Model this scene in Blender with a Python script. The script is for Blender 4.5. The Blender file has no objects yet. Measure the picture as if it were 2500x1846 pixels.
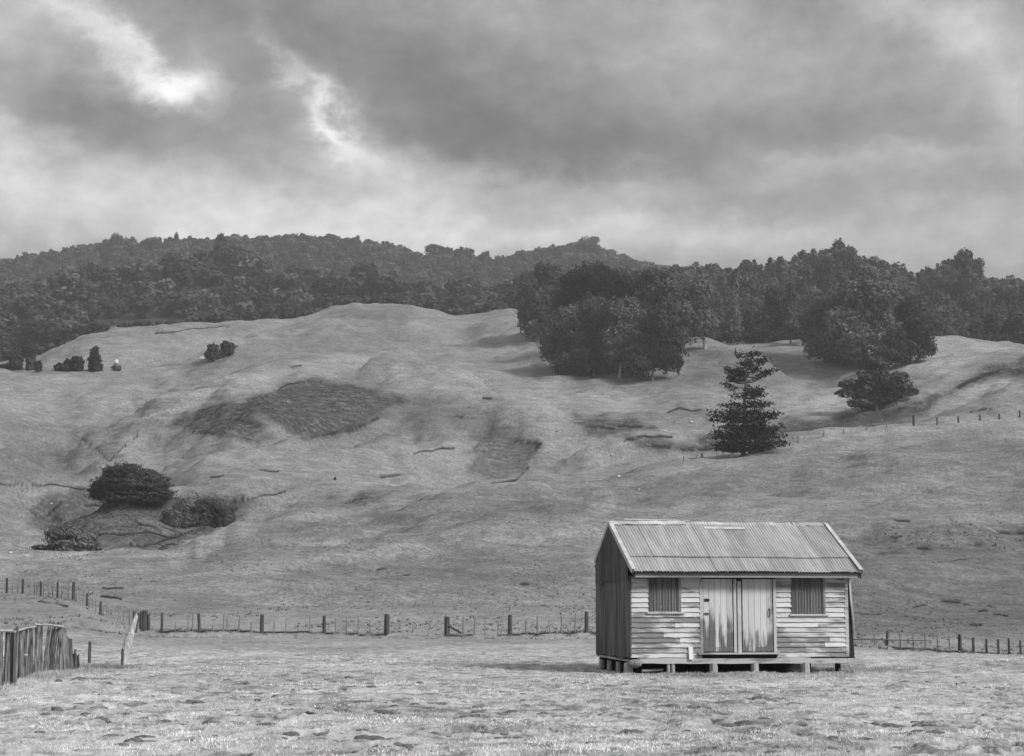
import bpy, math, random
import numpy as np
from mathutils import Vector

# ------------------------------------------------------------------ camera, sky, sun, exposure
sc = bpy.context.scene
F = 4300.0; CU, CV = 1250.0, 923.0; HZ = 1464.0; EYE = 1.8
PITCH = math.atan((HZ - CV) / F)
cam = bpy.data.cameras.new('camera'); cam.sensor_width = 36; cam.lens = F / 2500 * 36
cam.clip_start = 0.5; cam.clip_end = 6000
camo = bpy.data.objects.new('camera', cam); sc.collection.objects.link(camo)
camo.location = (0, 0, EYE); camo.rotation_euler = (math.pi / 2 + PITCH, 0, 0)
sc.camera = camo
sc.view_settings.view_transform = 'Standard'; sc.view_settings.look = 'None'
sc.view_settings.gamma = 1; sc.view_settings.exposure = 0.42
sc.render.resolution_x = 1024; sc.render.resolution_y = 756

SUN_EL, SUN_AZ = math.radians(37), math.radians(125)      # azimuth from +Y (view direction) towards +X (right)
SUN_STRENGTH, SKY_GAIN, ZENITH = 3.0, 9.6, 1.3

cp, sp = math.cos(PITCH), math.sin(PITCH)
def ray(u, v):                                             # photo position -> (X/Y, (Z-eye)/Y)
    px, py = (u - CU) / F, (CV - v) / F
    k = cp - py * sp
    return px / k, (py * cp + sp) / k
def proj(x, y, z):
    zz = z - EYE
    zc = np.maximum(y * cp + zz * sp, 0.1); yc = -y * sp + zz * cp
    return CU + F * x / zc, CV - F * yc / zc

def build_world():
    w = bpy.data.worlds.new('World'); sc.world = w; w.use_nodes = True
    nt = w.node_tree; nt.nodes.clear(); N = nt.nodes.new; L = nt.links.new
    def m(op, a, b=None, c=None, clamp=False):
        n = N('ShaderNodeMath'); n.operation = op; n.use_clamp = clamp
        for i, q in enumerate((a, b, c)):
            if q is None: continue
            if isinstance(q, (int, float)): n.inputs[i].default_value = q
            else: L(q, n.inputs[i])
        return n.outputs[0]
    out = N('ShaderNodeOutputWorld'); bg = N('ShaderNodeBackground'); L(bg.outputs[0], out.inputs[0])
    sky = N('ShaderNodeTexSky'); sky.sky_type = 'NISHITA'; sky.sun_disc = False
    sky.sun_elevation = SUN_EL; sky.sun_rotation = SUN_AZ; sky.dust_density = 4; sky.ozone_density = 1
    bw = N('ShaderNodeRGBToBW'); L(sky.outputs[0], bw.inputs[0])
    tc = N('ShaderNodeTexCoord'); sx = N('ShaderNodeSeparateXYZ'); L(tc.outputs['Generated'], sx.inputs[0])
    az = m('ARCTAN2', sx.outputs[0], sx.outputs[1]); el = m('ARCSINE', sx.outputs[2])
    def noise(scale, detail, ax, ay, az_, off=0.0, rough=0.55):
        cb = N('ShaderNodeCombineXYZ'); L(m('MULTIPLY', az, ax), cb.inputs[0]); L(m('MULTIPLY', el, ay), cb.inputs[1])
        cb.inputs[2].default_value = off
        mp = N('ShaderNodeMapping'); mp.inputs['Rotation'].default_value[2] = az_; L(cb.outputs[0], mp.inputs[0])
        n = N('ShaderNodeTexNoise'); n.inputs['Scale'].default_value = scale; n.inputs['Detail'].default_value = detail
        n.inputs['Roughness'].default_value = rough
        L(mp.outputs[0], n.inputs[0]); return m('SUBTRACT', n.outputs[0], 0.5)
    wx = noise(9, 5, 1, 1.6, 0, 3.0); wy = noise(9, 5, 1, 1.6, 0, 7.0)
    azw = m('ADD', m('MULTIPLY_ADD', wx, 0.060, az), m('MULTIPLY', noise(34, 5, 1, 1.3, 0, 13.0, .65), .040)); elw = m('ADD', m('MULTIPLY_ADD', wy, 0.05, el), m('MULTIPLY', noise(34, 5, 1, 1.3, 0, 17.0, .65), .030))
    blobs = [(442, 225, 70, 34, -12, .22), (370, 180, 120, 26, 32, .12), (480, 190, 40, 30, -30, .08), (300, 110, 90, 16, 50, .06), (230, 100, 190, 34, 38, .17), (555, 240, 34, 44, -40, .14), (735, 185, 110, 20, 55, .17), (800, 280, 60, 18, 48, .08),
             (850, 340, 90, 44, 45, .20), (450, 500, 620, 95, 4, .20), (0, 20, 130, 100, 0, .13), (0, 340, 90, 130, 0, .14),
             (2360, 90, 160, 60, 35, .17), (1720, 60, 120, 70, 0, .07), (2080, 395, 480, 32, -5, .12), (1050, 430, 380, 50, 6, .10), (1400, 440, 300, 30, 10, .05),
             (1900, 575, 800, 50, 0, .13), (1200, 570, 500, 50, 0, .06), (2490, 250, 50, 60, 0, .09), (170, 235, 210, 62, 14, -.15), (330, 300, 190, 50, 10, -.09), (600, 250, 60, 60, 30, -.06),
             (650, 60, 520, 95, 14, -.02), (1420, 365, 440, 48, 12, -.13), (1060, 220, 360, 110, 28, -.09), (2150, 315, 520, 42, 2, -.10), (560, 20, 260, 60, 10, -.07), (1250, 330, 240, 50, 20, -.05), (1300, 250, 400, 90, 12, -.04),
             (640, 350, 150, 60, 20, -.07), (1960, 30, 130, 40, 20, -.08), (1700, 500, 300, 30, 0, -.03), (1350, 100, 240, 50, 20, .03), (1650, 250, 600, 80, 6, -.01)]
    tot = None
    for u, v, a, b, ang, amp in blobs:
        rx, rz = ray(u, v); A0 = math.atan(rx); E0 = math.atan(rz * math.cos(A0))
        t = math.radians(ang); ca, sa = math.cos(t), math.sin(t)
        dx = m('SUBTRACT', azw, A0); dy = m('SUBTRACT', E0, elw)
        p = m('MULTIPLY', m('ADD', m('MULTIPLY', dx, ca), m('MULTIPLY', dy, sa)), F / a)
        q = m('MULTIPLY', m('SUBTRACT', m('MULTIPLY', dy, ca), m('MULTIPLY', dx, sa)), F / b)
        r2 = m('ADD', m('MULTIPLY', p, p), m('MULTIPLY', q, q))
        g = m('MULTIPLY', m('EXPONENT', m('MULTIPLY', r2, -0.5)), amp)
        tot = g if tot is None else m('ADD', tot, g)
    n1 = noise(7, 6, 1, 2.4, -0.35, 1.0); n2 = noise(26, 6, 1, 1.5, -0.3, 5.0, 0.6); n3 = noise(70, 4, 1, 1.4, 0.0, 9.0, 0.6)
    base = m('ADD', m('MULTIPLY_ADD', n1, 0.22, 0.30), m('MULTIPLY_ADD', n2, 0.27, m('MULTIPLY', n3, 0.13)))
    c = m('MULTIPLY', m('EXPONENT', m('MULTIPLY', m('SUBTRACT', m('ADD', base, m('MULTIPLY', tot, 1.05)), .37), 3.3)), .345); c = m('SMOOTH_MIN', c, .95, .3)
    up = m('MULTIPLY', m('SMOOTH_MIN', m('MAXIMUM', m('SUBTRACT', el, 0.36), 0.0), 0.9, 0.1), ZENITH / 0.7)
    c = m('MULTIPLY', c, m('ADD', up, 1.0))
    tot = m('ADD', m('MULTIPLY', c, SKY_GAIN), m('MULTIPLY', bw.outputs[0], 0.06))
    L(tot, bg.inputs[0]); bg.inputs[1].default_value = 0.1
build_world()
sun = bpy.data.lights.new('sun', 'SUN'); sun.energy = SUN_STRENGTH; sun.angle = math.radians(15); sun.color = (1, 1, 1)
suno = bpy.data.objects.new('sun', sun); sc.collection.objects.link(suno)
sd = Vector((math.cos(SUN_EL) * math.sin(SUN_AZ), math.cos(SUN_EL) * math.cos(SUN_AZ), math.sin(SUN_EL)))
suno.rotation_euler = sd.to_track_quat('Z', 'Y').to_euler(); suno.location = (40, -30, 60)

# ------------------------------------------------------------------ helpers
C = sc.collection
rng = np.random.default_rng(7); random.seed(5)
def tag(o, label=None, cat=None, group=None, kind=None):
    if label: o['label'] = label
    if cat: o['category'] = cat
    if group: o['group'] = group
    if kind: o['kind'] = kind
    return o
def empty(name, loc=(0, 0, 0), rz=0.0):
    o = bpy.data.objects.new(name, None); o.location = loc; o.rotation_euler = (0, 0, rz); C.objects.link(o); return o
def np_mesh(name, verts, faces, mat=None, smooth=False):
    verts = np.asarray(verts, dtype=np.float32); faces = np.asarray(faces, dtype=np.int32)
    me = bpy.data.meshes.new(name); nf, k = faces.shape
    me.vertices.add(len(verts)); me.vertices.foreach_set('co', verts.ravel())
    me.loops.add(nf * k); me.loops.foreach_set('vertex_index', faces.ravel())
    me.polygons.add(nf); me.polygons.foreach_set('loop_start', np.arange(0, nf * k, k, dtype=np.int32))
    me.polygons.foreach_set('loop_total', np.full(nf, k, dtype=np.int32))
    if smooth: me.polygons.foreach_set('use_smooth', np.ones(nf, dtype=bool))
    if mat: me.materials.append(mat)
    me.update(calc_edges=True); return me
def link(name, me, parent=None):
    o = bpy.data.objects.new(name, me); C.objects.link(o)
    if parent: o.parent = parent
    return o
class MB:
    """collects shapes into ONE mesh"""
    def __init__(s): s.v = []; s.f = []
    def poly(s, pts, faces):
        n = len(s.v); s.v += [tuple(p) for p in pts]; s.f += [tuple(i + n for i in f) for f in faces]
    def box(s, x0, x1, y0, y1, z0, z1, j=0.0):
        P = [(x, y, z) for z in (z0, z1) for y in (y0, y1) for x in (x0, x1)]
        if j: P = [(x + random.uniform(-j, j), y + random.uniform(-j, j), z + random.uniform(-j, j)) for x, y, z in P]
        s.poly(P, [(0, 2, 3, 1), (4, 5, 7, 6), (0, 1, 5, 4), (2, 6, 7, 3), (0, 4, 6, 2), (1, 3, 7, 5)])
    def bar(s, a, b, w, t, up=(0, 0, 1)):
        """box-section bar from a to b: w sideways, t along the 'up' side"""
        a, b = Vector(a), Vector(b); d = (b - a).normalized(); n = d.cross(Vector(up))
        if n.length < 1e-4: n = d.cross(Vector((0, 1, 0)))
        n.normalize(); q = n.cross(d)
        P = []
        for p in (a, b):
            for i, j in ((-1, -1), (1, -1), (1, 1), (-1, 1)): P.append(p + n * (w / 2 * i) + q * (t / 2 * j))
        s.poly(P, [(0, 1, 2, 3), (7, 6, 5, 4), (0, 4, 5, 1), (1, 5, 6, 2), (2, 6, 7, 3), (3, 7, 4, 0)])
    def tube(s, pts, rad, n=6, close=True):
        pts = [Vector(p) for p in pts]; R = rad if hasattr(rad, '__len__') else [rad] * len(pts); base = len(s.v)
        for i, p in enumerate(pts):
            d = (pts[min(i + 1, len(pts) - 1)] - pts[max(i - 1, 0)]).normalized()
            a = d.cross(Vector((0.31, 0.95, 0.05))).normalized(); b = d.cross(a)
            for k in range(n):
                t = 2 * math.pi * k / n; s.v.append(tuple(p + (a * math.cos(t) + b * math.sin(t)) * R[i]))
        for i in range(len(pts) - 1):
            for k in range(n):
                s.f.append((base + i * n + k, base + i * n + (k + 1) % n, base + (i + 1) * n + (k + 1) % n, base + (i + 1) * n + k))
        if close:
            s.f.append(tuple(base + k for k in range(n))[::-1]); m_ = base + (len(pts) - 1) * n
            s.f.append(tuple(m_ + k for k in range(n)))
    def build(s, name, mat, parent=None, smooth=False):
        me = bpy.data.meshes.new(name); me.from_pydata(s.v, [], s.f); me.materials.append(mat); me.update()
        if smooth:
            for p in me.polygons: p.use_smooth = True
        return link(name, me, parent)

# numpy gradient noise
_r = np.random.RandomState(11); _P = _r.permutation(512); _P = np.concatenate([_P, _P, _P]); _G = _r.uniform(0, 2 * math.pi, 2048)
def perlin(x, y, s=0):
    x = np.asarray(x, float) + s * 17.31; y = np.asarray(y, float) + s * 9.77
    xi = np.floor(x).astype(int); yi = np.floor(y).astype(int); xf = x - xi; yf = y - yi
    def g(ix, iy, dx, dy):
        a = _G[_P[(_P[ix & 511] + iy) & 511]]; return np.cos(a) * dx + np.sin(a) * dy
    u = xf ** 3 * (xf * (xf * 6 - 15) + 10); v = yf ** 3 * (yf * (yf * 6 - 15) + 10)
    a = g(xi, yi, xf, yf); b = g(xi + 1, yi, xf - 1, yf); c = g(xi, yi + 1, xf, yf - 1); d = g(xi + 1, yi + 1, xf - 1, yf - 1)
    return ((a * (1 - u) + b * u) * (1 - v) + (c * (1 - u) + d * u) * v) * 1.5
def fbm(x, y, wl, oct=3, s=0):
    t = 0; a = 1
    for i in range(oct): t = t + a * perlin(x / wl, y / wl, s + i * 3); wl *= 0.48; a *= 0.5
    return t
def sstep(a, b, x): t = np.clip((x - a) / (b - a), 0, 1); return t * t * (3 - 2 * t)

# ------------------------------------------------------------------ the lie of the land: lines (u, v, distance) across the valley, near to far
LINES = [
 [(-400, None, 12), (2900, None, 12)], [(-400, None, 30), (2900, None, 30)], [(-400, None, 52), (2900, None, 52)],
 [(-400, 1440, 130), (0, 1455, 125), (180, 1466, 118), (250, 1505, 108), (350, 1539, 98), (700, 1545, 96), (1450, 1545, 96), (1800, 1553, 98), (2100, 1573, 100), (2500, 1597, 102), (2900, 1605, 102)],
 [(-400, 1335, 165), (0, 1343, 165), (272, 1357, 168), (380, 1352, 172), (480, 1318, 185), (560, 1285, 198), (700, 1255, 212), (1000, 1205, 235), (1250, 1178, 252), (1450, 1170, 264), (1600, 1150, 274), (1770, 1110, 286), (1950, 1067, 292), (2100, 1044, 295), (2300, 1034, 292), (2500, 1019, 290), (2900, 1000, 290)],
 [(-400, 1345, 190), (0, 1352, 190), (272, 1375, 188), (380, 1372, 196), (480, 1340, 206), (560, 1300, 216), (700, 1262, 232), (1000, 1212, 262), (1250, 1190, 285), (1450, 1190, 298), (1600, 1180, 312), (1770, 1150, 322), (1950, 1105, 322), (2100, 1082, 322), (2300, 1068, 318), (2500, 1052, 315), (2900, 1035, 315)],
 [(-400, 1262, 225), (0, 1268, 225), (110, 1285, 222), (240, 1215, 235), (420, 1208, 245), (600, 1200, 255), (900, 1150, 290), (1200, 1120, 330), (1350, 1068, 345), (1450, 1055, 352), (1700, 1030, 365), (1950, 1010, 365), (2100, 1000, 362), (2240, 970, 355), (2340, 938, 350), (2420, 930, 350), (2500, 930, 350), (2900, 920, 350)],
 [(-400, 900, 440), (0, 906, 430), (280, 908, 425), (400, 935, 415), (500, 940, 410), (700, 925, 405), (830, 918, 405), (980, 950, 395), (1150, 985, 385), (1320, 1000, 380), (1450, 985, 392), (1600, 965, 402), (1900, 945, 412), (2100, 930, 412), (2250, 900, 405), (2330, 888, 400), (2500, 882, 395), (2900, 870, 395)],
 [(-400, 890, 520), (0, 885, 520), (90, 872, 520), (200, 822, 540), (300, 806, 560), (560, 786, 580), (700, 783, 590), (780, 765, 600), (860, 744, 600), (1000, 744, 600), (1060, 757, 600), (1110, 775, 590), (1180, 765, 590), (1260, 752, 600), (1400, 790, 540), (1700, 834, 500), (1960, 832, 500), (2280, 826, 500), (2400, 833, 490), (2500, 845, 480), (2900, 850, 480)],
 'dip9',
 [(-400, 765, 850), (0, 752, 850), (150, 715, 850), (300, 700, 850), (400, 682, 850), (480, 662, 860), (560, 680, 860), (700, 700, 850), (850, 722, 840), (1000, 745, 820), (1100, 738, 820), (1250, 742, 810), (1400, 725, 780), (1560, 715, 760), (1700, 702, 740), (1800, 712, 730), (1900, 685, 730), (2040, 662, 730), (2150, 690, 730), (2240, 722, 740), (2300, 712, 720), (2350, 690, 700), (2420, 740, 720), (2500, 738, 740), (2900, 740, 740)],
 'dip11',
 [(-400, 690, 1300), (0, 662, 1300), (100, 634, 1300), (200, 618, 1300), (280, 603, 1300), (450, 603, 1300), (600, 600, 1300), (800, 592, 1300), (900, 604, 1300), (1000, 628, 1300), (1040, 642, 1300), (1090, 632, 1300), (1150, 634, 1300), (1210, 656, 1300), (1280, 632, 1300), (1400, 618, 1300), (1500, 634, 1300), (1570, 662, 1300), (1700, 680, 1300), (2900, 720, 1300)],
 [(-400, 760, 2200), (2900, 760, 2200)]]
NA = 1400; AG = np.linspace(-0.42, 0.42, NA); DT = []; ZT = []
for ln in LINES:
    if isinstance(ln, str):
        right = sstep(0.05, 0.1, AG)
        if ln == 'dip9': DT.append(DT[-1] + 45); ZT.append(ZT[-1] - 4 + 3 * right)
        else: DT.append(DT[-1] + 120); ZT.append(ZT[-1] - 16)
        continue
    a = []; z = []; d = []
    for u, v, dd in ln:
        rx, rz = ray(u, v if v is not None else 1650); a.append(rx); d.append(dd); z.append(0.0 if v is None else EYE + rz * dd)
    dd = np.interp(AG, a, d); zz = np.interp(AG, a, z)
    k = np.exp(-0.5 * (np.arange(-30, 31) / 9.0) ** 2); k /= k.sum()
    DT.append(np.convolve(np.pad(dd, 30, 'edge'), k, 'valid')); ZT.append(np.convolve(np.pad(zz, 30, 'edge'), k, 'valid'))
DT = np.array(DT); ZT = np.array(ZT)
SL = np.diff(ZT, axis=0) / np.diff(DT, axis=0); TG = np.zeros_like(ZT)
_p = SL[:-1] * SL[1:]; TG[1:-1] = np.where(_p > 0, 2 * _p / np.where(np.abs(SL[:-1] + SL[1:]) < 1e-9, 1, SL[:-1] + SL[1:]), 0.0)
for _k in (4, 8, 10, 12): TG[_k] = (ZT[_k] - EYE) / DT[_k]      # crests: the ground just touches the sight line there
def _base(x, y):
    x = np.asarray(x, float); y = np.asarray(y, float)
    a = np.clip(x / np.maximum(y, 20), AG[0], AG[-1]); fi = (a - AG[0]) / (AG[1] - AG[0]); i = np.clip(fi.astype(int), 0, NA - 2); w = fi - i
    g = lambda T: T[:, i] * (1 - w) + T[:, i + 1] * w
    D, Z, T = g(DT), g(ZT), g(TG)
    yy = np.clip(y, 12.001, D[-1] - 0.01)
    k = np.clip((D <= yy).sum(0) - 1, 0, len(D) - 2); ar = np.arange(len(yy))
    d0, d1, z0, z1, t0, t1 = D[k, ar], D[k + 1, ar], Z[k, ar], Z[k + 1, ar], T[k, ar], T[k + 1, ar]
    h = d1 - d0; s = (yy - d0) / h
    return (2 * s ** 3 - 3 * s ** 2 + 1) * z0 + (s ** 3 - 2 * s ** 2 + s) * h * t0 + (-2 * s ** 3 + 3 * s ** 2) * z1 + (s ** 3 - s ** 2) * h * t1
def _hn(x, y):
    f = sstep(100, 230, y)
    return f * (1 - .5 * sstep(400, 540, y)) * (fbm(x, y, 55, 3, 1) * 1.9) + sstep(70, 160, y) * fbm(x, y, 17, 3, 5) * (.42 + .45 * f)
def _base_noise(x, y):
    a = np.clip(x / np.maximum(y, 20), AG[0], AG[-1]); z = _base(x, y) + _hn(x, y)
    for k, wd in ((4, 26.), (8, 30.)):
        d = np.interp(a, AG, DT[k]); z = z - _hn(a * d, d) * np.exp(-((y - d) / wd) ** 2)
    return z
_YS = np.geomspace(14, 1700, 3500)
def _march(fn, u, v, dg=None):
    rx, rz = ray(u, v); zt = fn(rx * _YS, _YS); zr = EYE + rz * _YS
    below = zr < zt; idx = np.nonzero(below[1:] & ~below[:-1])[0]
    if len(idx) == 0:
        y = dg if dg else 300.0
    elif dg: y = _YS[idx[np.argmin(np.abs(_YS[idx] - dg))] + 1]; y = dg if abs(y - dg) > 0.25 * dg else y
    else: y = _YS[idx[0] + 1]
    return rx * y, y
# carved gullies and raised spurs, polylines traced over the slopes: (points, width m, height m)
FEAT = []
for pts, wd, ht in [
    ([(130, 1035), (200, 1075), (265, 1125), (295, 1165)], 9, -4.0), ([(400, 1030), (330, 1068), (275, 1125)], 8, -3.0),
    ([(280, 985), (360, 965), (470, 952)], 8, -2.6), ([(700, 1075), (830, 1045), (925, 1018)], 9, -4.5),
    ([(440, 1012), (560, 962), (680, 930), (840, 918), (980, 955)], 11, 2.6), ([(600, 1000), (680, 1040), (760, 1070)], 7, 2.4), ([(560, 1080), (470, 1062), (410, 1040)], 9, -2.5),
    ([(1120, 1180), (1200, 1150), (1300, 1092), (1450, 1062)], 9, -3.0), ([(1160, 1060), (1240, 1075), (1315, 1088)], 10, -3.2), ([(980, 950), (1100, 975), (1230, 1020), (1330, 1075)], 9, 2.4),
    ([(1600, 1082), (1750, 1050), (1950, 1035), (2130, 1020), (2250, 985), (2330, 945), (2420, 895)], 8, -2.6),
    ([(840, 1230), (900, 1200), (940, 1218)], 6, -1.4), ([(80, 1190), (240, 1195), (450, 1225), (640, 1215), (700, 1200)], 5, -1.6),
    ([(240, 1330), (400, 1310), (520, 1270)], 9, -1.8), ([(860, 775), (950, 790), (1060, 780)], 12, -2.2), ([(620, 870), (760, 835), (900, 815)], 10, 1.6), ([(350, 860), (470, 850), (600, 800)], 12, -2.2),
    ([(1560, 860), (1700, 870), (1800, 900)], 12, 2.0), ([(1950, 900), (2000, 940), (2100, 960)], 9, -2.0), ([(230, 1300), (160, 1240), (120, 1200)], 6, -1.5),
    ([(1020, 800), (1000, 860), (960, 900)], 12, -1.6), ([(1200, 800), (1230, 870), (1300, 930)], 12, -1.8), ([(440, 960), (520, 900), (640, 850)], 9, 1.5), ([(1440, 1205), (1100, 1235), (800, 1290), (600, 1350)], 6, -.9), ([(1440, 1290), (1000, 1340), (650, 1385)], 5, .7), ([(1440, 1400), (1050, 1440), (700, 1450)], 5, -.6),
    ([(2060, 1190), (2500, 1140)], 7, -1.0), ([(2090, 1330), (2500, 1305)], 5, -.9), ([(2080, 1430), (2500, 1400)], 5, .6), ([(1500, 1175), (1800, 1190), (2100, 1120)], 7, -.9), ([(20, 930), (130, 960), (260, 1010)], 9, -1.6), ([(20, 1150), (120, 1110), (190, 1120)], 8, 1.4), ([(560, 1130), (700, 1110), (900, 1120)], 8, 1.5), ([(1000, 1130), (1080, 1100), (1160, 1050)], 8, 1.4)]:
    xy = np.array([_march(_base_noise, *p) for p in pts]); FEAT.append((xy, wd, ht))
def polydist(x, y, P):
    d = np.full(x.shape, 1e9)
    for (ax, ay), (bx, by) in zip(P[:-1], P[1:]):
        vx, vy = bx - ax, by - ay; t = np.clip(((x - ax) * vx + (y - ay) * vy) / (vx * vx + vy * vy + 1e-9), 0, 1)
        d = np.minimum(d, np.hypot(x - ax - t * vx, y - ay - t * vy))
    return d
def holes():
    r = np.random.default_rng(3); H = []
    for i in range(1500):
        v = r.choice([r.uniform(1655, 1720), r.uniform(1690, 1800), r.uniform(1730, 1846)]); u = r.uniform(-250, 2750)
        if perlin(u / 260.0, v / 55.0, 4) < 0.02 and r.random() < 0.75: continue
        rx, rz = ray(u, v); y = -EYE / rz; H.append((rx * y, y, r.uniform(.04, .10) + .12 * r.random() ** 3, r.uniform(.03, .09)))
    for u, v, rr in [(58, 1735, .45), (138, 1738, .5), (215, 1727, .3), (236, 1735, .28), (270, 1727, .35), (305, 1728, .3), (143, 1664, .28), (175, 1657, .36), (206, 1655, .34), (236, 1669, .3), (568, 1672, .3), (615, 1755, .5), (640, 1757, .5), (330, 1743, .4), (930, 1717, .4), (1050, 1718, .35), (1150, 1786, .6), (1170, 1740, .45), (1815, 1770, .5), (1780, 1768, .35), (2200, 1775, .5), (2170, 1769, .35), (2420, 1831, .5), (700, 1798, .4), (790, 1795, .4), (915, 1810, .5), (930, 1812, .3)]:
        rx, rz = ray(u, v); y = -EYE / rz; H.append((rx * y, y, rr, .14))
    return np.array(H)
HOLES = holes()
sx0_ = xat0 = ray(1540, 1605)[0] * 44.0
def height(x, y, fine=False):
    x = np.atleast_1d(np.asarray(x, float)); y = np.atleast_1d(np.asarray(y, float)); sh = x.shape; x = x.ravel(); y = y.ravel()
    z = np.zeros_like(x)
    for s in range(0, len(x), 150000):
        X, Y = x[s:s + 150000], y[s:s + 150000]; zz = _base_noise(X, Y)
        for P, wd, ht in FEAT:
            b = (X > P[:, 0].min() - 3 * wd) & (X < P[:, 0].max() + 3 * wd) & (Y > P[:, 1].min() - 3 * wd) & (Y < P[:, 1].max() + 3 * wd)
            if b.any():
                d = polydist(X[b], Y[b], P) + fbm(X[b], Y[b], wd * 1.3, 2, 8) * wd * 0.5; zz[b] += 1.7 * ht * np.exp(-(d / wd) ** 2)
        # grassy bank along the back fence and a trodden bank before the far left one
        bx = (X > -22) & (X < 10) & (Y > 80) & (Y < 110)
        if bx.any(): zz[bx] += (0.30 * sstep(-.8, .5, Y[bx] - 94.2 - fbm(X[bx], Y[bx], 5, 2, 9) * .7) - .30) * sstep(80, 93, Y[bx]) * (1 - sstep(97, 110, Y[bx]))
        sl = ((X - sx0_) * math.cos(math.radians(10)) + (Y - 44) * math.sin(math.radians(10))); tl_ = (-(X - sx0_) * math.sin(math.radians(10)) + (Y - 44) * math.cos(math.radians(10)))
        zz -= .10 * sstep(-.1, .5, tl_) * (1 - sstep(3.4, 4.2, tl_)) * sstep(-.2, .2, sl) * (1 - sstep(5.6, 6.0, sl))
        if fine:
            near = 1 - sstep(80, 160, Y)
            zz += fbm(X, Y, 3.2, 3, 12) * .035 * near * sstep(5, 18, Y) + fbm(X, Y, .45, 4, 15) * .034 * near
            far = sstep(90, 200, Y) * (1 - sstep(600, 800, Y)); zz += far * (fbm(X * .6, Y, 5.5, 2, 21) * .36)
            zz += far * .20 * np.sin(zz * 4.2 + 3 * fbm(X, Y, 22, 2, 30)) * np.clip(fbm(X, Y, 45, 2, 33) * 1.6 + .4, 0, 1)   # sheep tracks
        z[s:s + 150000] = zz
    return z.reshape(sh)
def _dummy(): pass
def ground_at(x, y): return float(height(x, y, True)[0])
def at(u, v, dg=None):
    x, y = _march(lambda a, b: height(a, b), u, v, dg); return Vector((x, y, ground_at(x, y)))
def zat(v, u, y):            # height of the sight line through (u, v) at distance y
    return EYE + ray(u, v)[1] * y
def xat(u, v, y): return ray(u, v)[0] * y

# ------------------------------------------------------------------ materials (a black-and-white place: every colour a grey)
def mat(name, rough=0.85, spec=0.2):
    m = bpy.data.materials.new(name); m.use_nodes = True; b = m.node_tree.nodes['Principled BSDF']
    b.inputs['Roughness'].default_value = rough; b.inputs['Specular IOR Level'].default_value = spec; return m, m.node_tree, b
class G:
    def __init__(s, nt): s.nt = nt
    def n(s, t): return s.nt.nodes.new(t)
    def l(s, a, b): s.nt.links.new(a, b)
    def m(s, op, a, b=None, c=None, clamp=False):
        n = s.n('ShaderNodeMath'); n.operation = op; n.use_clamp = clamp
        for i, q in enumerate((a, b, c)):
            if q is None: continue
            if isinstance(q, (int, float)): n.inputs[i].default_value = q
            else: s.l(q, n.inputs[i])
        return n.outputs[0]
    def coord(s, kind='Object'): return s.n('ShaderNodeTexCoord').outputs[kind]
    def noise(s, vec, scale, detail=3, stretch=(1, 1, 1), rough=.55, loc=(0, 0, 0)):
        mp = s.n('ShaderNodeMapping'); mp.inputs['Scale'].default_value = stretch; mp.inputs['Location'].default_value = loc; s.l(vec, mp.inputs[0])
        t = s.n('ShaderNodeTexNoise'); t.inputs['Scale'].default_value = scale; t.inputs['Detail'].default_value = detail; t.inputs['Roughness'].default_value = rough
        s.l(mp.outputs[0], t.inputs[0]); return t.outputs[0]
    def mix(s, f, a, b):
        d = s.m('SUBTRACT', b, a) if not (isinstance(a, (int, float)) and isinstance(b, (int, float))) else (b - a)
        return s.m('MULTIPLY_ADD', f, d, a) if not isinstance(f, (int, float)) else s.m('MULTIPLY_ADD', d, f, a)
    def ramp(s, x, lo, hi):
        n = s.n('ShaderNodeMapRange'); n.interpolation_type = 'SMOOTHSTEP'; n.inputs[1].default_value = lo; n.inputs[2].default_value = hi
        s.l(x, n.inputs[0]); return n.outputs[0]
    def attr(s, name): n = s.n('ShaderNodeAttribute'); n.attribute_name = name; return n.outputs['Fac']
    def island(s): return s.n('ShaderNodeNewGeometry').outputs['Random Per Island']
    def bump(s, h, b, strength=.5, dist=.02):
        n = s.n('ShaderNodeBump'); n.inputs['Strength'].default_value = strength; n.inputs['Distance'].default_value = dist; s.l(h, n.inputs['Height']); s.l(n.outputs[0], b.inputs['Normal'])

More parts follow.
